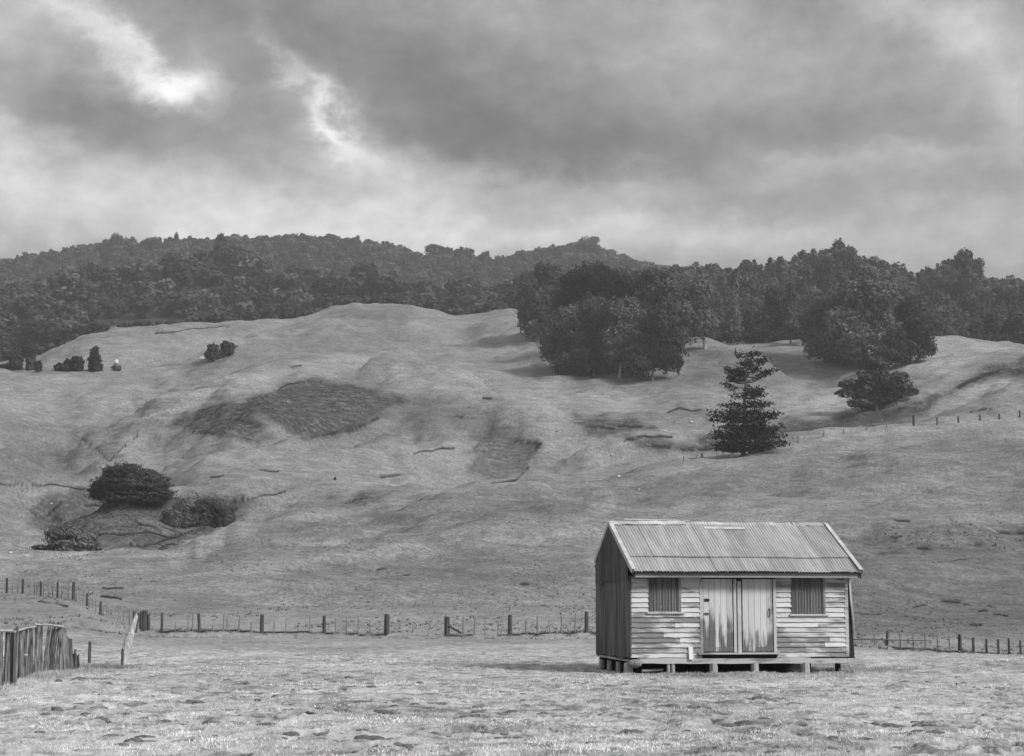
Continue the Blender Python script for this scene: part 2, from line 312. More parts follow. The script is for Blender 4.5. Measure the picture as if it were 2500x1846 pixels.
def ground_mat():
    m, nt, b = mat('grass ground', 1.0, 0.05); g = G(nt); P = g.coord()
    big = g.noise(P, .018, 4); mid = g.noise(P, .09, 5, (1, 1, 3)); tr = g.noise(P, .42, 5, (.8, 1.0, 3.0), .65); fn = g.noise(P, 1.7, 4, rough=.65)
    hill = g.m('MULTIPLY', g.mix(big, .74, 1.20), g.mix(mid, .62, 1.36)); hill = g.m('MULTIPLY', hill, g.mix(g.ramp(tr, .33, .66), .80, 1.14)); fh = g.noise(P, 4.5, 4, (1, .8, 2), .75); hill = g.m('MULTIPLY', hill, g.m('MULTIPLY', g.mix(g.ramp(fn, .25, .75), .72, 1.25), g.mix(g.ramp(fh, .3, .7), .62, 1.36)))
    hill = g.m('MULTIPLY', hill, HILL_ALB)
    nb = g.noise(P, .22, 4, (1, .5, 1)); nf = g.noise(P, 2.3, 5, (1, .6, 1), .65); nff = g.noise(P, 14, 4, (1, .6, 1), .6)
    near = g.m('MULTIPLY', g.mix(g.ramp(nb, .25, .75), .66, 1.22), g.mix(g.ramp(nf, .28, .7), .60, 1.25)); near = g.m('MULTIPLY', near, g.mix(nff, .70, 1.3)); near = g.m('MULTIPLY', near, NEAR_ALB)
    hill = g.m('MULTIPLY', hill, g.m('ADD', g.attr('relief_tone'), 1.0)); c = g.mix(g.attr('near'), hill, near)
    rough_n = g.noise(P, .8, 6, (.6, 1.0, 2), .75); sc_ = g.m('MULTIPLY', g.attr('scrub'), g.m('MULTIPLY_ADD', g.ramp(rough_n, .30, .60), .66, g.m('MULTIPLY', g.attr('scrub'), .32)), None, True)
    c = g.mix(sc_, c, g.m('MULTIPLY', g.mix(fn, .4, 1.6), .042))
    c = g.mix(g.attr('mud_and_shade'), c, .018)
    c = g.mix(g.attr('pale'), c, g.m('MULTIPLY', g.mix(fn, .8, 1.2), NEAR_ALB * 1.1))
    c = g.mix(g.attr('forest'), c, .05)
    g.l(c, b.inputs['Base Color']); hh = g.m('ADD', g.m('MULTIPLY', nf, .6), nff); g.bump(hh, b, .8, .06)
    return m
HILL_ALB, NEAR_ALB = .212, .365
def leaf_mat(name, val, var=.34, tone=False):
    m, nt, b = mat(name, .9, .1); g = G(nt); P = g.coord()
    c = g.m('MULTIPLY', g.mix(g.island(), 1 - var, 1 + var), g.mix(g.ramp(g.noise(P, .35, 3), .3, .7), .65, 1.4))
    oi = g.n('ShaderNodeObjectInfo').outputs['Random']; c = g.m('MULTIPLY', c, g.mix(oi, .5, 1.7)); c = g.m('MULTIPLY', c, val)
    if tone: c = g.m('MULTIPLY', c, g.attr('tone'))
    g.l(c, b.inputs['Base Color'])
    t = g.n('ShaderNodeBsdfTranslucent'); g.l(c, t.inputs[0]); mx = g.n('ShaderNodeMixShader'); mx.inputs[0].default_value = .10
    g.l(b.outputs[0], mx.inputs[1]); g.l(t.outputs[0], mx.inputs[2]); g.l(mx.outputs[0], nt.nodes['Material Output'].inputs[0]); return m
def wood_mat(name, lo, hi, stretch=(10, 10, .8), scale=2.0, bump=.4):
    m, nt, b = mat(name, .85, .2); g = G(nt); P = g.coord()
    n = g.noise(P, scale, 5, stretch, .65); k = g.noise(P, .9, 3); c = g.mix(g.ramp(n, .3, .7), lo, hi)
    c = g.m('MULTIPLY', c, g.mix(g.island(), .7, 1.25)); c = g.m('MULTIPLY', c, g.mix(k, .75, 1.25)); g.l(c, b.inputs['Base Color']); g.bump(n, b, bump, .01); return m
def paint_mat(name, paint, bare, edge, stretch, zgrad=None, scale=1.0):
    """old paint worn to the wood in patches"""
    m, nt, b = mat(name, .7, .3); g = G(nt); P = g.coord()
    n = g.noise(P, scale, 6, stretch, .65); n2 = g.noise(P, .55, 3, (1, 1, 1.4), .5, (3, 1, 7)); w = g.m('ADD', g.m('MULTIPLY', n, .6), g.m('MULTIPLY', n2, .4))
    w = g.m('ADD', w, g.m('MULTIPLY', g.m('SUBTRACT', g.island(), .5), .10))
    if zgrad:
        sx = g.n('ShaderNodeSeparateXYZ'); g.l(P, sx.inputs[0]); w = g.m('ADD', w, g.m('MULTIPLY', g.m('SUBTRACT', sx.outputs[2], zgrad[0]), zgrad[1]))
    f = g.ramp(w, edge - .05, edge + .05); grain = g.noise(P, 9, 4, stretch, .6)
    c = g.mix(f, g.m('MULTIPLY', g.mix(grain, .5, 1.5), bare), g.m('MULTIPLY', g.mix(grain, .8, 1.2), paint)); c = g.m('MULTIPLY', c, g.mix(g.island(), .86, 1.1))
    g.l(c, b.inputs['Base Color']); g.bump(g.m('ADD', f, grain), b, .4, .006); return m
def iron_mat(name, val, streak=(6, 6, 1), var=.15, rough=.55, metal=.0, blotch=.25):
    m, nt, b = mat(name, rough, .4); g = G(nt); P = g.coord(); b.inputs['Metallic'].default_value = metal
    c = g.m('MULTIPLY', g.mix(g.island(), 1 - var, 1 + var), val); c = g.m('MULTIPLY', c, g.mix(g.ramp(g.noise(P, 1.1, 5, streak), .3, .7), 1 - blotch, 1 + blotch))
    c = g.m('MULTIPLY', c, g.mix(g.noise(P, 6, 4), .85, 1.15)); g.l(c, b.inputs['Base Color']); return m
def plain(name, val, rough=.8, sc_=8, amt=.4):
    m, nt, b = mat(name, rough, .25); g = G(nt); n = g.noise(g.coord(), sc_, 4); g.l(g.m('MULTIPLY', g.mix(n, 1 - amt, 1 + amt), val), b.inputs['Base Color']); g.bump(n, b, .3, .02); return m
M = dict(ground=ground_mat(),
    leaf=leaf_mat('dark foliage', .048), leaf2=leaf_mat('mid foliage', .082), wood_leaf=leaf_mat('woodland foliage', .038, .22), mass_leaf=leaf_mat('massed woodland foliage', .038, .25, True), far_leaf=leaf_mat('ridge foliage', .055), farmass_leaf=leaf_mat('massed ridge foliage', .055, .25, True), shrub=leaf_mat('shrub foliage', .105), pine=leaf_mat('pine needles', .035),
    grass=leaf_mat('dry grass', .50, .35), rush=leaf_mat('rushes', .055, .5),
    bark=wood_mat('bark', .06, .14), palebark=wood_mat('pale bark', .22, .40),
    fence=wood_mat('old fence timber', .03, .10), batten=wood_mat('grey fence batten', .12, .26), slab=wood_mat('split paling', .02, .27, (9, 9, 1.2), 1.6, .8), slabtop=wood_mat('lichened rail', .20, .48), tussock=leaf_mat('tussock', .15, .6), grass2=leaf_mat('rank grass', .30, .4),
    board=paint_mat('worn weatherboard', .52, .20, .49, (1.0, 1, 5.5)), door=paint_mat('worn door', .50, .12, .475, (6.5, 1, .65), (1.3, .085), 1.3), trim=paint_mat('worn trim', .46, .20, .44, (3, 3, 1)),
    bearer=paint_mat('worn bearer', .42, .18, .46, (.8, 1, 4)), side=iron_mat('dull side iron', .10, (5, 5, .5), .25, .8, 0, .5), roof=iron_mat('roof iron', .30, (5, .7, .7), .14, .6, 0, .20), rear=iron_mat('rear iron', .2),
    flash=iron_mat('pale flashing', .40, (2, 2, 2), .15, .6, 0, .25), shutter=iron_mat('dark window iron', .10, (10, 10, .5), .2, .8, 0, .5), fascia=paint_mat('fascia paint', .30, .18, .45, (.8, 1, 3)),
    dark=plain('dark parts and painted shade', .02), pile=plain('concrete pile', .33, .9, 7, .35), white=plain('white paint', .66, .6, 5, .05), stone=plain('pale stone', .48, .9, 1.5, .2), wire=plain('fence wire', .25), soil=plain('soil', .10, .9, 14, .8))  # dark also stands for shade painted in gaps and under the floor

# ------------------------------------------------------------------ ground mesh
def poly_mask(u, v, P, soft):
    P = np.array(P, float); out = np.zeros(u.shape); b = (u > P[:, 0].min() - soft * 2) & (u < P[:, 0].max() + soft * 2) & (v > P[:, 1].min() - soft * 2) & (v < P[:, 1].max() + soft * 2)
    if not b.any(): return out
    x, y = u[b], v[b]; ins = np.zeros(x.shape, bool); Q = np.roll(P, -1, 0)
    for (ax, ay), (bx, by) in zip(P, Q):
        c = (ay > y) != (by > y); ins ^= c & (x < (bx - ax) * (y - ay) / (by - ay + 1e-12) + ax)
    d = polydist(x, y, np.vstack([P, P[:1]])); out[b] = sstep(-soft, soft, np.where(ins, d, -d)); return out
SCRUB_AND_SHADE = [  # (outline over the slopes, strength, distance range)
 ([(405, 1040), (440, 1012), (500, 1002), (560, 978), (650, 955), (700, 935), (780, 920), (850, 927), (960, 955), (985, 972), (960, 1003), (925, 1020), (850, 1060), (800, 1075), (740, 1075), (690, 1045), (640, 1015), (640, 1060), (690, 1078), (620, 1080), (560, 1070), (470, 1062)], 1.0, 260, 440),
 ([(285, 1000), (330, 965), (420, 968), (475, 948), (440, 988), (380, 1012), (330, 1015)], .6, 260, 440), ([(130, 1035), (200, 1058), (300, 1035), (400, 1030), (340, 1060), (290, 1095), (268, 1130), (200, 1080)], .6, 240, 420),
 ([(60, 1280), (100, 1215), (200, 1190), (330, 1215), (450, 1205), (590, 1198), (650, 1235), (560, 1283), (480, 1318), (380, 1352), (270, 1350), (150, 1300)], .85, 170, 300),
 ([(1150, 1060), (1220, 1030), (1270, 1068), (1325, 1085), (1290, 1125), (1270, 1155), (1230, 1185), (1190, 1180), (1140, 1150), (1150, 1100)], .75, 240, 400), ([(980, 960), (1080, 970), (1180, 1000), (1160, 1060), (1050, 1030), (960, 1020)], .28, 260, 420),  # the faint second outline is slope shading painted dark
 ([(835, 1235), (890, 1195), (945, 1217), (880, 1240)], .8, 200, 330), ([(880, 1162), (990, 1155), (985, 1170), (890, 1172)], .7, 200, 340), ([(640, 1230), (600, 1200), (780, 1160), (760, 1185)], .25, 200, 340),
 ([(1400, 1010), (1500, 1020), (1600, 1028), (1600, 1045), (1520, 1060), (1600, 1070), (1700, 1080), (1760, 1100), (1690, 1112), (1560, 1090), (1500, 1062), (1420, 1070)], .95, 270, 420), ([(1440, 1020), (1720, 998), (1730, 1010), (1500, 1030)], .7, 270, 420),
 ([(1700, 1060), (1950, 1025), (2100, 1005), (2240, 985), (2330, 940), (2400, 895), (2500, 868), (2600, 860), (2600, 915), (2430, 925), (2330, 958), (2260, 1000), (2130, 1036), (1960, 1072), (1800, 1098), (1720, 1100)], 1.0, 280, 430),
 ([(2020, 1320), (2140, 1290), (2300, 1270), (2520, 1275), (2750, 1300), (2520, 1335), (2350, 1350), (2130, 1345)], .62, 100, 230), ([(1800, 1480), (2080, 1430), (2500, 1410), (2850, 1470), (2560, 1530), (2090, 1560), (1900, 1520)], .32, 100, 160), ([(1800, 1380), (2080, 1335), (2500, 1350), (2800, 1390), (2500, 1420), (2090, 1420)], .12, 100, 200),
 ([(1420, 1150), (1600, 1130), (1480, 1175), (1300, 1185)], .4, 220, 320), ([(230, 1400), (460, 1395), (520, 1425), (300, 1440)], .22, 110, 190), ([(1000, 1395), (1440, 1385), (1440, 1440), (1050, 1460), (800, 1440)], .16, 100, 190),
 ([(850, 1250), (1100, 1215), (1440, 1190), (1440, 1230), (1000, 1290)], .16, 150, 260), ([(1740, 835), (1990, 860), (1990, 930), (1850, 890)], .25, 380, 520), ([(1290, 880), (1350, 870), (1380, 915), (1300, 910)], .4, 380, 520), ([(2280, 930), (2350, 920), (2380, 950), (2300, 965)], .4, 280, 450), ([(2060, 975), (2200, 1000), (2100, 1015)], .5, 280, 450),
 ([(250, 755), (330, 745), (450, 770), (440, 790), (300, 792), (230, 790)], .3, 500, 700), ([(60, 1025), (130, 1040), (180, 1075), (90, 1060)], .2, 240, 400), ([(860, 748), (1000, 748), (1030, 775), (960, 790), (880, 780)], .22, 500, 640), ([(620, 850), (900, 800), (1100, 840), (900, 880), (700, 870)], .10, 400, 560)]
RELIEF_TONE = [  # slope light and shade painted into the grass colour: outline, change, distance range
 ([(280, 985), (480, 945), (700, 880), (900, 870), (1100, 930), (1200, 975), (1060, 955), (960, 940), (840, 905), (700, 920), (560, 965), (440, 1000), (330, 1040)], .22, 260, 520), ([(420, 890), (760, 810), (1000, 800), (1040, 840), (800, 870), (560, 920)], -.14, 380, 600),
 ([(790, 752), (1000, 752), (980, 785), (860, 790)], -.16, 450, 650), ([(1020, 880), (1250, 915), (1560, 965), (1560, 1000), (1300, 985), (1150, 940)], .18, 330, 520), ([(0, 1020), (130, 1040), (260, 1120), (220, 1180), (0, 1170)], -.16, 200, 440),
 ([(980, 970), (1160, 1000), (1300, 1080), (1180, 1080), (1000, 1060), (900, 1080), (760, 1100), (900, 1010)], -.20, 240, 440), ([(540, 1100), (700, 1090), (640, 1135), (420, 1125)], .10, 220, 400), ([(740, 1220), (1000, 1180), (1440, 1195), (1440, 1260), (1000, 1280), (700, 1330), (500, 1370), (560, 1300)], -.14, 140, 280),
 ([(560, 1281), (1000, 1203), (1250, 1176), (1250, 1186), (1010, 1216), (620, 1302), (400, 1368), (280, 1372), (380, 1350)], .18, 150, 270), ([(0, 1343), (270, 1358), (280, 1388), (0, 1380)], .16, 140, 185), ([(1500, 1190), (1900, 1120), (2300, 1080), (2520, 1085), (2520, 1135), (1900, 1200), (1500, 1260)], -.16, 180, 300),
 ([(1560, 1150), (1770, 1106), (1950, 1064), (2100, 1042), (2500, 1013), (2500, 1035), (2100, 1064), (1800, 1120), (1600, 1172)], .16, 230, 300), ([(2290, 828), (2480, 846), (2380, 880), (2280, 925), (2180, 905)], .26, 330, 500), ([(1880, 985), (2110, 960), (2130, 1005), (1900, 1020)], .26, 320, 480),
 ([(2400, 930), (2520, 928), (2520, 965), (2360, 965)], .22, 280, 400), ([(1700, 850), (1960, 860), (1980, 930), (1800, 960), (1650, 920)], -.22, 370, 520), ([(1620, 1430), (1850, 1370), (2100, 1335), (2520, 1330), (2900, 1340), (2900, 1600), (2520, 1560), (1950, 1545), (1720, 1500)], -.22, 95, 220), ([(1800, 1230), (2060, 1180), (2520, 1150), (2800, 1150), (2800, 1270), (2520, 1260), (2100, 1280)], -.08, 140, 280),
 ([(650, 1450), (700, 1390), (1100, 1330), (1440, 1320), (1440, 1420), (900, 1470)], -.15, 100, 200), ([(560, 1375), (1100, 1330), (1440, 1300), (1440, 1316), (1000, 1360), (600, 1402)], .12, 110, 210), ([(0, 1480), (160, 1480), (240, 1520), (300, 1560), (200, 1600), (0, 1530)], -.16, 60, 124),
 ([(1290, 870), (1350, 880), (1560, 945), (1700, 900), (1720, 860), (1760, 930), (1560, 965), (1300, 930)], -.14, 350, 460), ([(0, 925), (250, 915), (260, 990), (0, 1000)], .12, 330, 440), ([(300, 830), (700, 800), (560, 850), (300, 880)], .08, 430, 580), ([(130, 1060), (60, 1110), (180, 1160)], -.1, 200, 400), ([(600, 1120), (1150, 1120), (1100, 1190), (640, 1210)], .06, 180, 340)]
MUD_AND_SHADE = [  # dark cuts and tracks, also creases and bank shade painted dark: polyline, half width in photo units, distance range
 ([(0, 1180), (60, 1184), (130, 1184), (210, 1193), (260, 1207), (330, 1210)], 3.5, 180, 330), ([(385, 1214), (430, 1215)], 3, 180, 330), ([(558, 1222), (620, 1217), (650, 1208), (697, 1200)], 3.5, 180, 330), ([(515, 1165), (545, 1158)], 4, 180, 340), ([(628, 1147), (655, 1150), (680, 1148)], 3.5, 180, 340),
 ([(150, 1225), (120, 1250), (150, 1270)], 5, 170, 300), ([(210, 1235), (300, 1238)], 4, 170, 300), ([(355, 1235), (395, 1238)], 3, 170, 300), ([(330, 1270), (345, 1282), (380, 1288)], 4, 170, 300), ([(240, 1305), (350, 1300), (420, 1310)], 3.5, 170, 300), ([(300, 1325), (350, 1335), (420, 1310), (500, 1285)], 4, 170, 300),
 ([(1180, 973), (1200, 975)], 4, 300, 420), ([(1115, 1015), (1130, 1017)], 4, 300, 420), ([(1010, 1105), (1060, 1098), (1110, 1092)], 3, 280, 400), ([(760, 1068), (860, 1050), (925, 1020)], 5, 260, 440), ([(1260, 1075), (1320, 1083), (1310, 1095)], 7, 260, 420), ([(930, 1163), (975, 1162)], 5, 200, 340), ([(1200, 1183), (1260, 1170), (1290, 1145)], 5, 220, 360),
 ([(1435, 1042), (1455, 1043)], 3, 300, 420), ([(1460, 1040), (1500, 1046)], 4, 300, 420), ([(1510, 1040), (1565, 1042)], 5, 300, 420), ([(1630, 1005), (1660, 998), (1710, 1001)], 4, 300, 430), ([(1525, 1075), (1560, 1065), (1640, 1065)], 5, 280, 420), ([(1590, 1088), (1635, 1090)], 4, 270, 400), ([(1665, 1098), (1740, 1094)], 4, 270, 400),
 ([(1990, 1068), (2050, 1060), (2110, 1045)], 4, 280, 400), ([(2010, 1048), (2090, 1043)], 5, 280, 400), ([(2130, 985), (2160, 975), (2250, 985)], 4, 300, 420), ([(2440, 905), (2390, 920), (2330, 950)], 6, 300, 420), ([(2370, 1006), (2420, 998)], 3, 260, 380),
 ([(250, 1436), (270, 1435), (300, 1438)], 3.5, 100, 200), ([(248, 1458), (270, 1461), (295, 1461)], 5, 90, 200), ([(95, 1467), (130, 1472), (165, 1477)], 4.5, 90, 160), ([(920, 1391), (945, 1388)], 3.5, 100, 200), ([(980, 1407), (1000, 1404)], 3, 100, 200), ([(1270, 1428), (1290, 1426)], 3, 90, 200),
 ([(345, 1538), (400, 1541), (440, 1541), (560, 1538), (640, 1543), (760, 1543)], 4, 85, 110), ([(760, 1543), (870, 1547), (944, 1549)], 3.5, 85, 110), ([(1085, 1551), (1200, 1553), (1300, 1547), (1432, 1542), (1480, 1543)], 3.5, 85, 110), ([(2180, 1580), (2330, 1591), (2500, 1599), (2600, 1603)], 4, 90, 112), ([(2190, 1597), (2300, 1599)], 4, 85, 110),  # bank shadow along the fence foot, painted dark
 ([(2170, 1270), (2220, 1270)], 4, 130, 250), ([(2180, 1310), (2200, 1308)], 4, 130, 230), ([(2380, 1328), (2430, 1330)], 5, 130, 230), ([(2440, 1300), (2500, 1300)], 5, 130, 230), ([(2240, 1336), (2265, 1340)], 5, 110, 230), ([(2230, 1480), (2260, 1478)], 3, 90, 150), ([(2390, 1494), (2410, 1494)], 4, 90, 150), ([(2425, 1500), (2460, 1501)], 4, 90, 150), ([(2370, 1524), (2395, 1526)], 5, 90, 150), ([(2080, 1497), (2150, 1500)], 2.5, 90, 150), ([(2300, 1468), (2430, 1482)], 3, 90, 150), ([(2085, 1351), (2160, 1353)], 3, 100, 220), ([(2290, 1372), (2390, 1360)], 2.5, 100, 200),
 ([(705, 893), (735, 893)], 3, 380, 560), ([(200, 1072), (235, 1095), (268, 1128)], 3, 230, 420), ([(268, 1128), (300, 1090), (340, 1062)], 2.2, 230, 420), ([(440, 1010), (500, 1000), (560, 985)], 3, 280, 440), ([(640, 972), (700, 940), (760, 928)], 3, 280, 440), ([(560, 1020), (620, 1035)], 3, 280, 440), ([(470, 1055), (520, 1058)], 3, 280, 440), ([(560, 795), (460, 805), (380, 815)], 2, 480, 620), ([(80, 850), (160, 872), (250, 815), (400, 800), (560, 790)], 0, 480, 620)]  # includes gully-bottom creases painted dark to deepen the relief
def make_ground():
    ain = np.linspace(-.31, .31, 760); s_ = np.array([.33, .36, .40, .46, .55, .7, .95, 1.4, 2.2, 3.5]); A = np.concatenate([-s_[::-1], ain, s_])
    Yr = np.concatenate([np.array([-60, -30, -12, -4, 0, 4, 8, 11, 13, 14.5, 16]), 17 + (np.linspace(0, 1, 520) ** 1.45) * 45, np.geomspace(62.5, 160, 200), np.geomspace(160.8, 640, 820), np.geomspace(645, 2200, 90)])
    na, ny = len(A), len(Yr)
    yy, aa = np.meshgrid(Yr, A, indexing='ij'); off = 12.0
    x = (aa * np.maximum(yy, 6) ).ravel(); y = yy.ravel()
    x = np.where(y < 6, (aa * 6).ravel() * (1 + (6 - y) * .35), x)
    z = height(x, y, True)
    u, v = proj(x, y, z); front = y > 10
    wu = u + perlin(u / 55, v / 30, 40) * 24 + perlin(x / 9, y / 9, 44) * 9; wv = v + perlin(u / 55, v / 30, 41) * 10 + perlin(x / 9, y / 9, 45) * 4
    scrub = np.zeros(len(x)); mud_and_shade = np.zeros(len(x))
    for P, s, d0, d1 in SCRUB_AND_SHADE:
        b = (y > d0) & (y < d1); t = poly_mask(wu[b], wv[b], P, 13); scrub[b] = np.maximum(scrub[b], t * s)
    for P, w, d0, d1 in MUD_AND_SHADE:
        if w <= 0: continue
        P = np.array(P, float); b = (y > d0) & (y < d1) & (u > P[:, 0].min() - 20) & (u < P[:, 0].max() + 20) & (v > P[:, 1].min() - 14) & (v < P[:, 1].max() + 14)
        if b.any():
            q1 = perlin(u[b] / 34, u[b] * 0 + P[0, 1] / 7, 51); d = polydist(u[b], v[b] + q1 * 4, P); k = (1 - sstep(w * .25, w * .95, d * (1 + .35 * perlin(u[b] / 45, v[b] * 0 + 3.3, 53)))) * sstep(-.6, .0, perlin(u[b] / 50, u[b] * 0 + P[0, 0] / 9, 52) + .2)
            mud_and_shade[b] = np.maximum(mud_and_shade[b], k); z[b] -= k * np.where(y[b] > 160, .12, .03)
    # hoof prints, mud holes and clods in the near paddock
    X, Y = x.reshape(ny, na), y.reshape(ny, na); Z = z.reshape(ny, na); MD = mud_and_shade.reshape(ny, na)
    for hx, hy, r, dp in HOLES:
        j0, j1 = np.searchsorted(Yr, [hy - 2.2 * r, hy + 2.2 * r]); i0, i1 = np.searchsorted(A, [(hx - 2.2 * r) / hy, (hx + 2.2 * r) / hy])
        if j1 <= j0 or i1 <= i0: continue
        xs, ys = X[j0:j1, i0:i1], Y[j0:j1, i0:i1]; q = np.hypot((xs - hx) / 1.25, (ys - hy)) / r + perlin(xs / (r * .8), ys / (r * .8), 60) * .45
        k = 1 - sstep(.45, 1.0, q); rim = np.exp(-((q - 1.25) / .28) ** 2)
        Z[j0:j1, i0:i1] += -dp * k + dp * .25 * rim; MD[j0:j1, i0:i1] = np.maximum(MD[j0:j1, i0:i1], k * min(1, .6 + r * 2))
    patchy = sstep(.15, .55, fbm(x, y, .55, 4, 70) + .5 * fbm(x, y, 6, 2, 71)) * (y > 17) * (1 - sstep(50, 75, y)); MDf = np.maximum(MD.ravel(), patchy * .45)
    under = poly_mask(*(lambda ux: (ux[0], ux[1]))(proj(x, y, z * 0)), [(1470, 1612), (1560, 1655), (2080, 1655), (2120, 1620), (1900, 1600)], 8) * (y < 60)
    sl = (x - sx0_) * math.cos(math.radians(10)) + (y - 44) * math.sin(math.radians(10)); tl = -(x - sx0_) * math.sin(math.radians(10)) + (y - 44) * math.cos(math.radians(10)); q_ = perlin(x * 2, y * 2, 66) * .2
    MDf = np.maximum(MDf, np.maximum(under * .45, sstep(-.35, .0, tl + q_) * (1 - sstep(3.8, 4.2, tl)) * sstep(-.3, .1, sl + q_) * (1 - sstep(5.7, 6.1, sl + q_))))  # ground under the shed darkened, underfloor shade put into the colour
    near = 1 - sstep(56, 92, y + 10 * fbm(x, y, 20, 2, 80))
    near = np.maximum(near, .35 * (1 - sstep(90, 130, y)))
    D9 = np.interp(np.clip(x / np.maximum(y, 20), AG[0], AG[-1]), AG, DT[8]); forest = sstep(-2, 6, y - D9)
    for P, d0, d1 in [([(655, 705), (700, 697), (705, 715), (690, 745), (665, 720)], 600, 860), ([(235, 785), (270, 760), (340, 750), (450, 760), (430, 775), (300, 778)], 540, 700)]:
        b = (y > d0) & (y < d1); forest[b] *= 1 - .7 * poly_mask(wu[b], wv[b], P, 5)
    pale = np.zeros(len(x))
    for P, s in [([(0, 1685), (60, 1660), (130, 1645), (190, 1655), (160, 1690), (60, 1700)], .7), ([(850, 1690), (930, 1650), (1000, 1700), (880, 1730)], .5), ([(2000, 1830), (2250, 1800), (2200, 1846), (1950, 1846)], .5), ([(1930, 1705), (2200, 1700), (2180, 1725), (1980, 1720)], .5), ([(1500, 1640), (2500, 1640), (2500, 1665), (1500, 1660)], .3)]:
        b = (y > 17) & (y < 60); pale[b] = np.maximum(pale[b], poly_mask(u[b], v[b], P, 14) * s)
    co = np.stack([x, y, Z.ravel()], 1)
    ii = (np.arange(ny - 1)[:, None] * na + np.arange(na - 1)[None, :]).ravel(); faces = np.stack([ii, ii + 1, ii + na + 1, ii + na], 1)
    me = np_mesh('ground', co, faces, M['ground'], True)
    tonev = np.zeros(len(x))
    for P, s, d0, d1 in RELIEF_TONE:
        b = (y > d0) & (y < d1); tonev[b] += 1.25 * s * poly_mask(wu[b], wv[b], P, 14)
    for nm, arr in (('relief_tone', tonev), ('scrub', scrub), ('mud_and_shade', MDf), ('near', near), ('forest', forest), ('pale', pale)):
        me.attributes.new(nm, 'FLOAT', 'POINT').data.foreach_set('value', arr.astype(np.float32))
    tag(link('ground', me), kind='structure')
    return x, y, Z.ravel(), scrub, forest
GX, GY, GZ, GS, GF = make_ground()

# ------------------------------------------------------------------ the shed
SU0 = 1540; TH = math.radians(10); sx0 = xat(SU0, 1605, 44.0)
shed = empty('wooden_shed', (sx0, 44.0, 0.0), TH)
tag(shed, 'weathered wooden shed with corrugated iron roof standing on short piles in the paddock', 'shed')
eS = Vector((math.cos(TH), math.sin(TH), 0)); eT = Vector((-math.sin(TH), math.cos(TH), 0)); O = Vector((sx0, 44, 0))
def st(u, v, t=0.0):        # sight line (u, v) meets the plane at depth t of the shed: local s, z
    rx, rz = ray(u, v); d = Vector((rx, 1, rz)); c = Vector((0, 0, EYE)); o = O + eT * t
    k = (o - c).dot(eT) / d.dot(eT); p = c + d * k; return (p - O).dot(eS), p.z
W = st(2070, 1500)[0]; ZB = .375; ZE = 2.36; DEP = 3.7; TR = 2.1
ZR = zat(1277, 1490, 46.1); ZF = 2.50; ZRE = 2.80; OV = .42
def prism(mb, s0, s1, t0, t1, z0, z1, j=0): mb.box(s0, s1, t0, t1, z0, z1, j)
